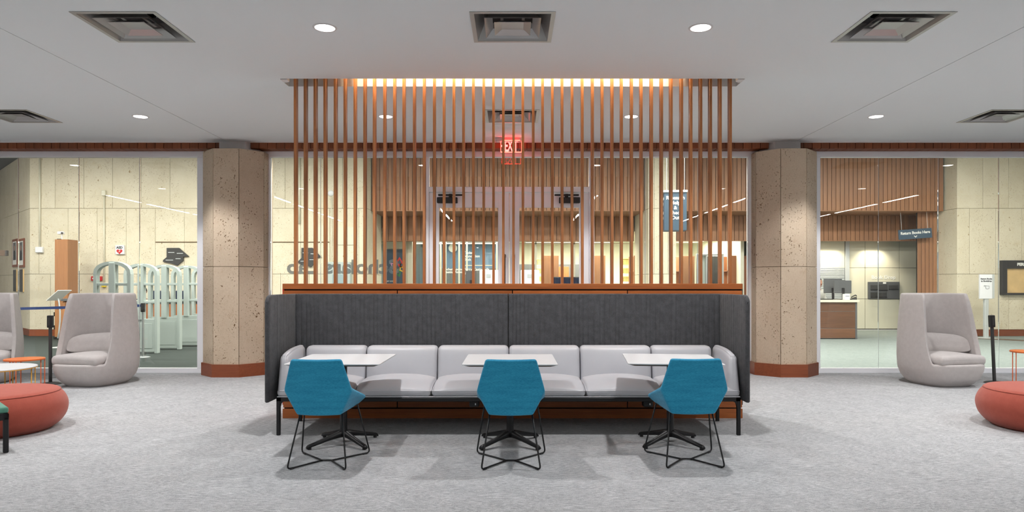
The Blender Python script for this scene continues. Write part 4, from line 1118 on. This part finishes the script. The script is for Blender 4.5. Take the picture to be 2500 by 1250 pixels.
# ------------------------------------------------------------------ book return wall (right)
CY = 20.5
Q = lambda x: px(x, CY)
t = thing('book_return_wall', 'glossy cream cabinet wall with panels and white kick behind the desk', 'cabinet', (Q(2150), CY, 0))
zr = (pz(803, CY), pz(730, CY), pz(654, CY), 2.95)
xc = (Q(2073), Q(2112), Q(2196), Q(2245))
obj('carcass', box(xc[0], xc[-1], CY+.02, CY+.6, .0, 2.95), 'charcoal', t)
for a, b in zip(xc, xc[1:]):
    for z0, z1 in zip(zr, zr[1:]): obj('panel', box(a+.006, b-.006, CY, CY+.025, z0+.006, z1-.006, .003, 1), 'cream_panel', t)
obj('kick', box(xc[0], xc[-1], CY-.01, CY+.02, 0, zr[0]-.02), 'white_paint', t)
obj('post', box(Q(2063), Q(2072), CY-.05, CY+.1, 0, 2.95), 'silver', t)
link('letters', text_mesh('Book Drop', .15, .004, .003, 'CENTER', 1.05), 'print_white', t, loc=Vector((Q(2157), CY-.003, pz(681, CY)))-Vector(t.location), rot=(PI/2, 0, 0))
t = thing('book_drop', 'dark grey book drop unit set in the cream cabinet wall', 'book drop', (Q(2156), CY, pz(730, CY)))
hz = pz(688, CY)-pz(730, CY)
obj('frame', box(Q(2118)-Q(2156), Q(2194)-Q(2156), -.05, -.001, 0.005, hz, .006, 1), 'grey_laminate', t, world=False)
for a, b, c, e in ((2123, 2140, .27, .42), (2141, 2164, .25, .44), (2167, 2190, .28, .42), (2123, 2140, .05, .2), (2143, 2162, .04, .2)):
    s = obj('slot', box(Q(a)-Q(2156), Q(b)-Q(2156), -.06, -.05, c, e, .003, 1), 'charcoal', t, world=False)
    obj('slot_lip', box(Q(a)-Q(2156), Q(b)-Q(2156), -.09, -.06, c, c+.03, .003, 1), 'black_plastic', s, world=False)
obj('tag', box(-.03, .06, -.056, -.05, hz-.06, hz-.01), 'print_white', t, world=False)
t = thing('slat_wall', 'white upper panel over grey horizontal slat wall behind the desk', 'slat wall', (Q(2010), CY, 0))
obj('upper_panel', box(Q(1870), Q(2062), CY, CY+.03, pz(653, CY), 2.95), 'cream_panel', t)
obj('backing', box(Q(1870), Q(2062), CY+.02, CY+.05, 0, pz(653, CY)), 'charcoal', t)
zz = pz(653, CY)
while zz > .1:
    obj('slat', box(Q(1870), Q(2062), CY, CY+.02, zz-.042, zz-.006, .003, 1), 'silver', t); zz -= .048
for g, (xs_, lab) in enumerate((((2008, 2018, 2029, 2040, 2051), 'over the desk'), ((2124, 2134, 2146, 2158), 'over the book drop'))):
    for k, x in enumerate(xs_):
        t = thing('puck_light', 'tiny puck light in the row %s' % lab, 'light', (px(x, 20.2), 20.2, pz(588, 20.2)), group='puck lights '+lab)
        obj('rim', lathe([(.022, .0), (.03, .0), (.03, .02), (.022, .02), (.022, 0)], 14), 'silver', t, world=False)
        obj('lens', lathe([(0, .002), (.022, .002), (.022, .01), (0, .01)], 14), 'puck', t, world=False)
        l = bpy.data.lights.new('puck_beam', 'SPOT'); l.energy = 26; l.color = (1, .88, .7); l.spot_size = math.radians(110); l.spot_blend = .6; l.shadow_soft_size = .03
        o = bpy.data.objects.new('puck_beam', l); COL.objects.link(o); o.parent = t; o.location = (0, 0, -.02)
struct('trim_8', box(xp1+.05, xw, 19.96, 20.5, pz(588, 20.2)+.015, 2.75), 'board_wood', 'wooden soffit holding the puck lights')

D = 17.2
t = thing('reception_desk', 'dark walnut reception desk with cream top right of the stone column', 'desk', (px(2040, D), D, 0))
x0, x1 = px(1900, D)-px(2040, D), px(2093, D)-px(2040, D)
zt = pz(738, D); cuts = (0.03, .35, .74, zt-.02) if False else (.02, pz(802, D), pz(760, D), zt)
for z0, z1 in zip(cuts, cuts[1:]): obj('front_panel', box(x0, x1-.05, 0, .03, z0+.004, z1-.004, .002, 1), 'desk_wood', t, world=False)
obj('reveal', box(x0, x1-.05, .012, .04, .02, zt), 'silver', t, world=False)
obj('end_panel', box(x1-.05, x1, 0, .7, 0, zt, .004, 1), 'grey_laminate', t, world=False)
obj('carcass', box(x0, x1-.06, .04, .2, .0, zt), 'charcoal', t, world=False)
obj('top', box(x0-.02, x1+.04, -.04, .75, zt, zt+.06, .004, 1), 'cream_panel', t, world=False)
TOP = zt+.06
def monitor(loc, rz, w_, h_, label, mat='black_plastic'):
    t = thing('monitor', label, 'monitor', loc, rz, group='computer monitors on the reception desk')
    obj('back_shell', box(-w_/2, w_/2, -.02, .02, .16, .16+h_, .008, 1), 'grey_laminate', t, world=False)
    obj('screen', box(-w_/2+.01, w_/2-.01, .02, .023, .17, .15+h_), 'dark_void', t, world=False)
    obj('neck', box(-.03, .03, -.05, -.02, .0, .30, .006, 1), mat, t, world=False)
    obj('foot', box(-.12, .12, -.10, .08, 0, .014, .004, 1), mat, t, world=False)
    return t
D2 = 17.55
monitor((px(2057, D2), D2, TOP), math.radians(4), .46, .33, 'wide black monitor at the right end of the reception desk')
monitor((px(2033, D2+.25), D2+.25, TOP), math.radians(-14), .44, .38, 'taller black monitor overlapped by the wide one on the reception desk')
t = thing('keyboard', 'flat black keyboard at the left end of the reception desk', 'keyboard', (px(2012, 17.42), 17.42, TOP))
obj('body', box(-.2, .2, -.07, .07, 0, .018, .004, 1), 'black_plastic', t, world=False)
obj('keys', box(-.19, .19, -.06, .06, .018, .023), 'charcoal', t, world=False)
t = thing('label_printer', 'small white box printer beneath the wide monitor', 'printer', (px(2066, 17.28), 17.28, TOP))
obj('body', box(-.07, .07, -.06, .06, 0, .15, .012, 2), 'white_plastic', t, world=False); obj('paper_slot', box(-.05, .05, -.063, -.06, .09, .10), 'black_plastic', t, world=False)
t = thing('desk_phone', 'dark handset cradle at the right end of the reception desk', 'telephone', (px(2083, 17.4), 17.40, TOP))
obj('base', prism([(-.07, 0), (.07, 0), (.07, .07), (-.07, .02)], -.05, .05, 'xz'), 'charcoal', t, world=False)
obj('handset', tube(fillet([(-.06, -.03, .05), (-.05, -.03, .075), (.05, -.03, .12), (.07, -.03, .09)], .02), .014, 8), 'black_plastic', t, world=False, smooth=True)

# sign stand and display on the right
D = 17.5
t = thing('book_sign_stand', 'pale sign panel with pointing hand on a silver post at right', 'sign stand', (px(2407, D), D, 0))
obj('base', lathe([(0, 0), (.26, 0), (.26, .008), (.06, .02), (0, .02)], 32), 'silver', t, world=False, smooth=True, angle=.6)
obj('post', box(-.05, .05, -.04, .04, .01, pz(729, D), .01, 2), 'silver', t, world=False)
zz0, zz1 = pz(729.5, D), pz(670, D)
p = obj('sign_panel', box(px(2389, D)-px(2407, D), px(2419, D)-px(2407, D), -.06, .0, zz0, zz1, .006, 1), 'white_plastic', t, world=False)
obj('side_rail', box(px(2419, D)-px(2407, D), px(2425, D)-px(2407, D), -.05, .02, zz0+.01, zz1, .004, 1), 'silver', t, world=False)
link('letters', text_mesh('Return Books\nto Bookdrop', .052, .003, .002, 'CENTER', 1, 1.1), 'print_dark', p, False, loc=(-.03, -.0615, zz1-.13), rot=(PI/2, 0, 0))
hand = [(-.07, .035), (-.02, .035), (.06, .045), (.065, .03), (.02, .02), (.02, -.02), (.0, -.04), (-.03, -.045), (-.07, -.03)]
obj('hand_icon', tube([(-a, -.061, b) for a, b in hand], .004, 5, True), 'print_dark', p, world=False, loc=(-.03, 0, zz1-.33))
t = wallthing('display_case', 'dark framed wall display with tan panel reading PERRY at right edge', 'display', 2540, 678, SY)
x0, x1, z0, z1 = px(2440, SY)-px(2540, SY), px(2640, SY)-px(2540, SY), pz(720, SY)-pz(678, SY), pz(636, SY)-pz(678, SY)
xi0, zi0, zi1 = px(2451.5, SY)-px(2540, SY), pz(715, SY)-pz(678, SY), pz(656, SY)-pz(678, SY)
for n_, a in (('frame_side', (x0, xi0, z0, z1)), ('frame_side', (-xi0, x1, z0, z1)), ('header', (xi0, -xi0, zi1, z1)), ('bottom_rail', (xi0, -xi0, z0, zi0))):
    obj(n_, box(a[0], a[1], -.12, 0, a[2], a[3], .004, 1), 'black_plastic', t, world=False)
obj('map_panel', box(xi0, -xi0, -.06, -.01, zi0, zi1), 'tan_print', t, world=False)
link('letters', text_mesh('PERRY-CASTAÑEDA LIBRARY', .105, .004, .005), 'print_white', t, False, loc=(px(2475, SY)-px(2540, SY), -.123, pz(649, SY)-pz(678, SY)), rot=(PI/2, 0, 0))

# ------------------------------------------------------------------ office front behind the central opening
OY = 21.0
t = thing('art_poster_wall', 'pale green-white door surround with dark art poster behind the slats', 'door surround', (px(962, OY), OY, 0))
obj('panel', box(px(917, OY), px(1006, OY), OY, OY+.12, 0, 2.94), 'office_white', t)
obj('side_frame', box(px(918, OY), px(935, OY), OY-.03, OY, 0, 2.6, .004, 1), 'gate_grey', t)
obj('side_frame', box(px(996, OY), px(1007, OY), OY-.06, OY, 0, 2.7, .004, 1), 'cream_panel', t)
t = thing('art_poster', 'dark slate art poster with colourful folded paper petals', 'poster', (px(961, OY), OY-.035, pz(690, OY)))
obj('sheet', box(px(936, OY)-px(961, OY), px(986, OY)-px(961, OY), -.01, 0, -.6, pz(609, OY)-pz(690, OY)), 'slate_blue', t, world=False)
def kite(cx, cy, w_, h_, a):
    return [(cx+x*math.cos(a)-y*math.sin(a), cy+x*math.sin(a)+y*math.cos(a)) for x, y in ((0, h_), (w_, 0), (0, -h_), (-w_, 0))]
for nm, cx, cy, w_, h_, a in (('petal_red', 976, 640, .10, .16, 0), ('petal_orange', 982, 647, .07, .12, -.8), ('petal_yellow', 982, 657, .09, .12, .5), ('petal_green', 973, 666, .08, .14, .3), ('petal_pink', 961, 648, .08, .12, .9), ('petal_blue', 959, 661, .06, .1, -.4)):
    k = obj('petal', prism(kite(px(cx, OY)-px(961, OY), pz(cy, OY)-pz(690, OY), w_, h_, a), -.016, -.01, 'xz'), nm, t, world=False)
    obj('petal_core', prism(kite(px(cx, OY)-px(961, OY), pz(cy, OY)-pz(690, OY), w_*.5, h_*.5, a), -.02, -.016, 'xz'), 'slate_blue', k, world=False)
link('letters', text_mesh('ART OVAL', .055, .002, .001), 'print_white', t, False, loc=(px(943, OY)-px(961, OY), -.012, pz(688, OY)-pz(690, OY)), rot=(PI/2, 0, 0))
OY = 22.0
t = thing('glass_partition', 'glazed meeting room front with white lettering behind the left door leaf', 'partition', (px(1130, OY), OY, 0))
for x in (1012, 1076, 1088, 1121, 1140, 1213):
    obj('mullion', box(px(x, OY)-.025, px(x, OY)+.025, OY-.04, OY+.04, 0, 2.94), 'cream_panel', t)
obj('head_rail', box(px(1010, OY), px(1215, OY), OY-.035, OY+.035, pz(596, OY), pz(593, OY)), 'cream_panel', t)
obj('mid_rail', box(px(1135, OY), px(1205, OY), OY-.03, OY+.03, pz(649, OY), pz(647, OY)), 'cream_panel', t)
for a, b in ((1013, 1075), (1089, 1120), (1122, 1139), (1141, 1212)): obj('pane', box(px(a, OY), px(b, OY), OY-.005, OY+.005, .05, 2.9), 'glazing', t)
link('letters', text_mesh('Locher Rooms\nMeeting Room', .105, .003, .003, 'LEFT', 1, .85), 'print_white', t, loc=Vector((px(1083, OY), OY-.045, pz(660, OY)))-Vector(t.location), rot=(PI/2, 0, 0))
link('letters', text_mesh('Tocker\nFoundation\nDesk', .115, .003, .002, 'LEFT', 1, .95), 'print_white', t, loc=Vector((px(1132, OY), OY-.045, pz(620, OY)))-Vector(t.location), rot=(PI/2, 0, 0))
link('letters', text_mesh('Perry-Castañeda\nLibrary', .12, .003, .003, 'LEFT', 1.02, .95), 'print_white', t, loc=Vector((px(1132, OY), OY-.045, pz(660.5, OY)))-Vector(t.location), rot=(PI/2, 0, 0))
struct('wall_office_blue', box(px(1078, 25), px(1218, 25), 25, 25.1, 1.95, 2.94), 'office_blue', 'blue painted upper wall inside the meeting room')
struct('wall_office_dark', box(px(1000, 25), px(1218, 25), 24.95, 25.1, 0, 1.95), 'grey_laminate', 'dark grey lower wall inside the meeting room')
struct('wall_office_grey', box(px(1008, 25), px(1060, 25), 24.9, 25.05, 0, 2.94), 'slate_blue', 'slate grey wall behind the dark office pane')
t = thing('wall_clock', 'round white wall clock on the blue office wall', 'clock', (px(1105.5, 24.9), 24.95, pz(605.5, 24.9)))
obj('rim', lathe([(.145, 0), (.16, 0), (.16, .04), (.145, .04), (.145, 0)], 32), 'silver', t, world=False, rot=(PI/2, 0, 0))
obj('face', lathe([(0, .03), (.146, .03), (.146, 0), (0, 0)], 32), 'print_white', t, world=False, rot=(PI/2, 0, 0))
for a, l_ in ((.4, .08), (2.2, .11)): obj('hand', tube([(0, -.033, 0), (l_*math.sin(a), -.033, l_*math.cos(a))], .005, 5), 'print_dark', t, world=False)
def kiosk(xc_, d, w_, label):
    t = thing('self_service_kiosk', label, 'kiosk', (px(xc_, d), d, 0), group='white self-service kiosks behind the doors')
    zt = pz(659, d)
    obj('body', box(-w_/2, w_/2, 0, .28, .9, zt, .02, 2), 'white_plastic', t, world=False)
    obj('emblem', box(-.06, .04, -.006, 0, zt-.17, zt-.09), 'silver', t, world=False)
    obj('column', box(-.12, .12, .05, .22, .04, .9, .01, 1), 'white_plastic', t, world=False)
    obj('foot', box(-w_/2, w_/2, -.05, .35, 0, .04, .01, 1), 'silver', t, world=False)
    return t
kiosk(1194, 15.0, .42, 'white self-service kiosk behind the left door leaf')
kiosk(1294, 15.0, .41, 'white self-service kiosk behind the right door leaf')
t = monitor((px(1150, 19.6), 19.6, 1.2), 0, .30, .40, 'dark monitor on a counter behind the left door leaf')
t['group'] = 'dark office equipment'
t = thing('office_counter', 'dark office counter below the dark monitor, behind the slats', 'counter', (px(1140, 19.7), 19.7, 0))
obj('top', box(-.9, .7, -.25, .3, 1.16, 1.2), 'grey_laminate', t, world=False); obj('front', box(-.88, .68, -.2, -.17, 0, 1.16), 'grey_laminate', t, world=False); obj('side', box(.65, .68, -.17, .25, 0, 1.16), 'grey_laminate', t, world=False); obj('side', box(-.88, -.85, -.17, .25, 0, 1.16), 'grey_laminate', t, world=False)

# staff room to the right: shelf units, boxes, partitions
def shelf_end(x0, x1, d, ytop, mat, label):
    t = thing('shelf_unit', label, 'shelving', (px((x0+x1)/2, d), d, 0), group='wooden shelf units in the staff room')
    a, b = px(x0, d)-t.location.x, px(x1, d)-t.location.x
    obj('end_panel', box(a, b, 0, .03, 0, pz(ytop, d), .003, 1), mat, t, world=False)
    for k in range(5): obj('shelf', box(a, b, .03, .9, .1+k*.42, .125+k*.42), mat, t, world=False)
    obj('back_panel', box(a, b, .9, .93, 0, pz(ytop, d), .003, 1), mat, t, world=False)
    return t
shelf_end(1324, 1364, 21.5, 624, 'board_wood', 'brown wooden shelf end behind the right door leaf')
shelf_end(1441, 1478, 21.5, 624, 'board_wood', 'brown wooden shelf end just right of the door')
shelf_end(1547, 1566, 21.5, 624, 'board_wood', 'dark wooden shelf end beside the limestone pier')
shelf_end(1660, 1696, 21.5, 625, 'board_wood', 'wooden shelf end under the hanging sign box')
shelf_end(1787, 1830, 21.0, 624, 'orange_wood', 'orange wooden panel at the right end of the screen')
def boxes_shelf(x0, x1, d, label):
    t = thing('archive_shelf', label, 'shelving', (px((x0+x1)/2, d), d, 0), group='shelves of yellow archive boxes')
    a, b = px(x0, d)-t.location.x, px(x1, d)-t.location.x
    for x in (a, b-.03): obj('upright', box(x, x+.03, 0, .4, 0, 2.2), 'cream_panel', t, world=False)
    for z in (1.45, 1.72, 2.0): obj('shelf', box(a, b, 0, .4, z, z+.02), 'cream_panel', t, world=False)
    obj('top_rail', box(a, b, 0, .4, 2.195, 2.225), 'box_yellow', t, world=False)
    for z in (1.47, 1.74, 2.02):
        bx = thing('archive_box', 'pale yellow archive box on the %s shelf, %s' % ({1.47: 'lower', 1.74: 'middle', 2.02: 'upper'}[z], label[label.index('behind'):]), 'box', (t.location.x, d+.02, z), group='yellow archive boxes')
        obj('carton', box(a+.05, b-.05, 0, .32, 0, .16, .006, 1), 'box_yellow', bx, world=False); obj('lid', box(a+.045, b-.045, -.005, .325, .11, .165, .004, 1), 'box_yellow', bx, world=False)
boxes_shelf(1308, 1326, 23.0, 'shelf of yellow archive boxes behind the right door leaf')
boxes_shelf(1518, 1546, 22.5, 'shelf of yellow archive boxes behind the slats left of the pier')
boxes_shelf(1765, 1786, 22.5, 'shelf of yellow archive boxes behind the steel cage')
t = thing('cubicle_screen', 'dark grey cubicle screen in the staff room behind the right door', 'partition', (px(1350, 24), 24, 0))
for a, b in ((1266, 1306), (1364, 1420)):
    obj('panel', box(px(a, 24), px(b, 24), 24, 24.06, 0, pz(645, 24), .004, 1), 'grey_laminate', t)
t = thing('staff_door', 'orange-brown wooden door leaf in the staff room', 'door', (px(1378, 23.2), 23.2, 0))
obj('leaf', box(px(1364, 23.2)-px(1378, 23.2), px(1389, 23.2)-px(1378, 23.2), 0, .05, 0, pz(651, 23.2), .004, 1), 'orange_wood', t, world=False)
obj('knob', lathe([(0, 0), (.03, .01), (.03, .04), (0, .05)], 12), 'silver', t, world=False, loc=(.12, -.0, 1.0), rot=(PI/2, 0, 0))
t = thing('staff_counter', 'dark blue-grey staff counter behind the right door leaf', 'counter', (px(1380, 20.2), 20.05, 0))
obj('top', box(px(1350, 20.2)-t.location.x, px(1413, 20.2)-t.location.x, 0, .38, pz(676, 20.2)-.03, pz(676, 20.2), .004, 1), 'grey_laminate', t, world=False)
obj('front', box(px(1350, 20.2)-t.location.x, px(1413, 20.2)-t.location.x, .02, .06, 0, pz(676, 20.2)-.03), 'navy_fabric', t, world=False)
t = thing('staff_glazing', 'tall thin pale mullions of the staff room glass front', 'partition', (px(1400, 20.6), 20.6, 0))
for x in (1308, 1402, 1496): obj('mullion', box(px(x, 20.6)-.025, px(x, 20.6)+.025, 20.57, 20.63, 0, 2.94), 'cream_panel', t)
obj('head_rail', box(px(1266, 20.6), px(1570, 20.6), 20.57, 20.63, pz(596, 20.6), pz(594, 20.6)), 'cream_panel', t)
t = thing('steel_cage', 'grey steel roll-down cage with dark interior under the hanging sign', 'cage', (px(1735, 21.2), 21.2, 0))
D = 21.2; a, b = px(1700, D), px(1766, D); zt = pz(624, D)
for x in (a, px(1722, D), b-.05): obj('upright', box(x, x+.05, D-.05, D+.05, 0, zt, .004, 1), 'aluminium', t)
obj('side_sheet', box(a+.05, px(1722, D), D, D+.03, 0, zt), 'gate_grey', t)
obj('top_rail', box(a, b, D-.05, D+.05, zt, zt+.05, .004, 1), 'aluminium', t)
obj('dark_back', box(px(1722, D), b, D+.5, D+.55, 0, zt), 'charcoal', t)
for k in range(6): obj('bar', tube([(px(1727+7*k, D), D+.1, 0), (px(1727+7*k, D), D+.1, zt)], .008, 6), 'charcoal', t)

# ------------------------------------------------------------------ people
def person(loc, rz, shirt, label, reach=.42):
    """seated figure, facing local -y; hips at the origin's height"""
    t = thing('person', label, 'person', loc, rz)
    J = [((0, 0, 0), .15), ((0, .01, .16), .135), ((0, .02, .34), .15), ((0, .02, .46), .12), ((0, .01, .54), .066), ((0, -.012, .60), .082), ((0, -.018, .655), .108), ((0, -.01, .735), .116), ((0, .0, .80), .075)]
    E = [(k, k+1) for k in range(8)]
    def chain(start, pts):
        p = start
        for q in pts: J.append(q); E.append((p, len(J)-1)); p = len(J)-1
        return p
    for s in (-1, 1):
        h = chain(3, [((s*.17, .02, .45), .062), ((s*.225, -.03, .22), .048), ((s*.20, -.26, .165), .038), ((s*.15, -reach, .175), .026), ((s*.135, -reach-.06, .172), .03)])
        for f in range(4): chain(h, [((s*.135+(f-1.5)*.018, -reach-.10, .172), .009), ((s*.135+(f-1.5)*.019, -reach-.145+abs(f-1.2)*.008, .163), .0075)])
        chain(h, [((s*.135-s*.036, -reach-.075, .168), .010), ((s*.135-s*.046, -reach-.105, .160), .008)])
        k = chain(0, [((s*.10, -.06, -.02), .10), ((s*.13, -.42, -.01), .075), ((s*.13, -.45, -.42), .05), ((s*.13, -.58, -.45), .04)])
    def skin(J_, E_, nm, mat, par, sub=2):
        me = bpy.data.meshes.new('mesh'); me.from_pydata([j[0] for j in J_], E_, [])
        o = link(nm, me, mat, par, False)
        m = o.modifiers.new('skin', 'SKIN'); m.use_smooth_shade = True
        for v, j in zip(me.skin_vertices[0].data, J_): v.radius = (j[1], j[1])
        me.skin_vertices[0].data[0].use_root = True
        m2 = o.modifiers.new('sub', 'SUBSURF'); m2.levels = sub; m2.render_levels = sub
        return o
    body = skin(J, E, 'body', 'skin', t)
    JS = [(p, r*1.2+.012) for p, r in J[:4]]; ES = [(0, 1), (1, 2), (2, 3)]
    for s in (-1, 1):
        a = len(JS); JS += [((s*.17, .02, .452), .096), ((s*.225, -.03, .22), .074), ((s*.205, -.22, .17), .058)]; ES += [(3, a), (a, a+1), (a+1, a+2)]
    skin(JS, ES, 'shirt', shirt, t)
    JT = [((0, 0, -.02), .16)]; ET = []
    for s in (-1, 1):
        a = len(JT); JT += [((s*.10, -.06, -.02), .115), ((s*.13, -.42, -.01), .09), ((s*.13, -.45, -.36), .066)]; ET += [(0, a), (a, a+1), (a+1, a+2)]
    skin(JT, ET, 'trousers', 'navy_fabric', t)
    bm = bmesh.new(); bmesh.ops.create_uvsphere(bm, u_segments=20, v_segments=14, radius=.124)
    for v in list(bm.verts):
        if v.co.z < -.06 or (v.co.y < -.035 and v.co.z < .035) or (v.co.y < .01 and v.co.z < -.01): bm.verts.remove(v)
    for v in bm.verts: v.co.x *= .9
    obj('hair', bm, 'hair_dark', t, world=False, smooth=True, loc=(0, .012, .722)).modifiers.new('th', 'SOLIDIFY').thickness = .012
    for s in (-1, 1):
        obj('ear', rbox(.02, .03, .055, .008, 2), 'skin', t, world=False, smooth=True, loc=(s*.100, .005, .695))
        e = obj('eye', lathe([(0, -.011), (.008, -.008), (.011, 0), (.008, .008), (0, .011)], 10), 'print_white', t, world=False, smooth=True, loc=(s*.036, -.098, .715))
        obj('pupil', lathe([(0, -.005), (.005, 0), (0, .005)], 8), 'print_dark', e, world=False, loc=(0, -.0095, 0))
    obj('nose', rbox(.024, .035, .05, .01, 2, lambda x, y, z, v: Vector((v.x*(1.1-.3*z), v.y, v.z))), 'skin', t, world=False, smooth=True, loc=(0, -.116, .69))
    obj('mouth', rbox(.045, .012, .012, .005, 2), 'coral_fabric', t, world=False, smooth=True, loc=(0, -.108, .645))
    return t
def stool(loc, h, label):
    t = thing('stool', label, 'stool', loc)
    obj('seat', lathe([(0, h), (.17, h), (.18, h-.02), (.17, h-.05), (0, h-.05)], 24), 'charcoal', t, world=False, smooth=True, angle=.8)
    obj('column', tube([(0, 0, .03), (0, 0, h-.05)], .025, 10), 'aluminium', t, world=False)
    obj('base', lathe([(0, 0), (.24, 0), (.24, .015), (.04, .03), (0, .03)], 24), 'aluminium', t, world=False, smooth=True, angle=.6)
HZ = .80
person((px(2000, 18.25), 18.34, HZ-.075), math.radians(28), 'shirt_white', 'person in a white top typing at the reception desk, mostly hidden by the column', .40)
stool((px(2000, 18.25), 18.36, 0), HZ-.27, 'round stool under the person at the reception desk')
person((px(346, 17.35), 17.36, .49), 0, 'navy_fabric', 'person with dark hair in a navy top seated behind the service desk', .18)
stool((px(346, 17.35), 17.38, 0), .295, 'low stool under the person behind the service desk')

# fixtures that carry the lobby and office lamps
for lo in [o for o in bpy.data.objects if o.type == 'LIGHT' and o.data.type == 'AREA']:
    sx, sy, p = lo.data.size/2, lo.data.size_y/2, lo.location
    t = thing('ceiling_luminaire', 'flat rectangular ceiling luminaire behind the glazing, above the picture', 'ceiling light', (p.x, p.y, p.z+.015), group='rectangular luminaires behind the glazing')
    obj('housing', box(-sx-.03, sx+.03, -sy-.03, sy+.03, .012, .07, .004, 1), 'white_paint', t, world=False)
    for a in ((-sx-.03, sx+.03, -sy-.03, -sy), (-sx-.03, sx+.03, sy, sy+.03), (-sx-.03, -sx, -sy, sy), (sx, sx+.03, -sy, sy)):
        obj('rim', box(a[0], a[1], a[2], a[3], -.02, .012), 'white_paint', t, world=False)
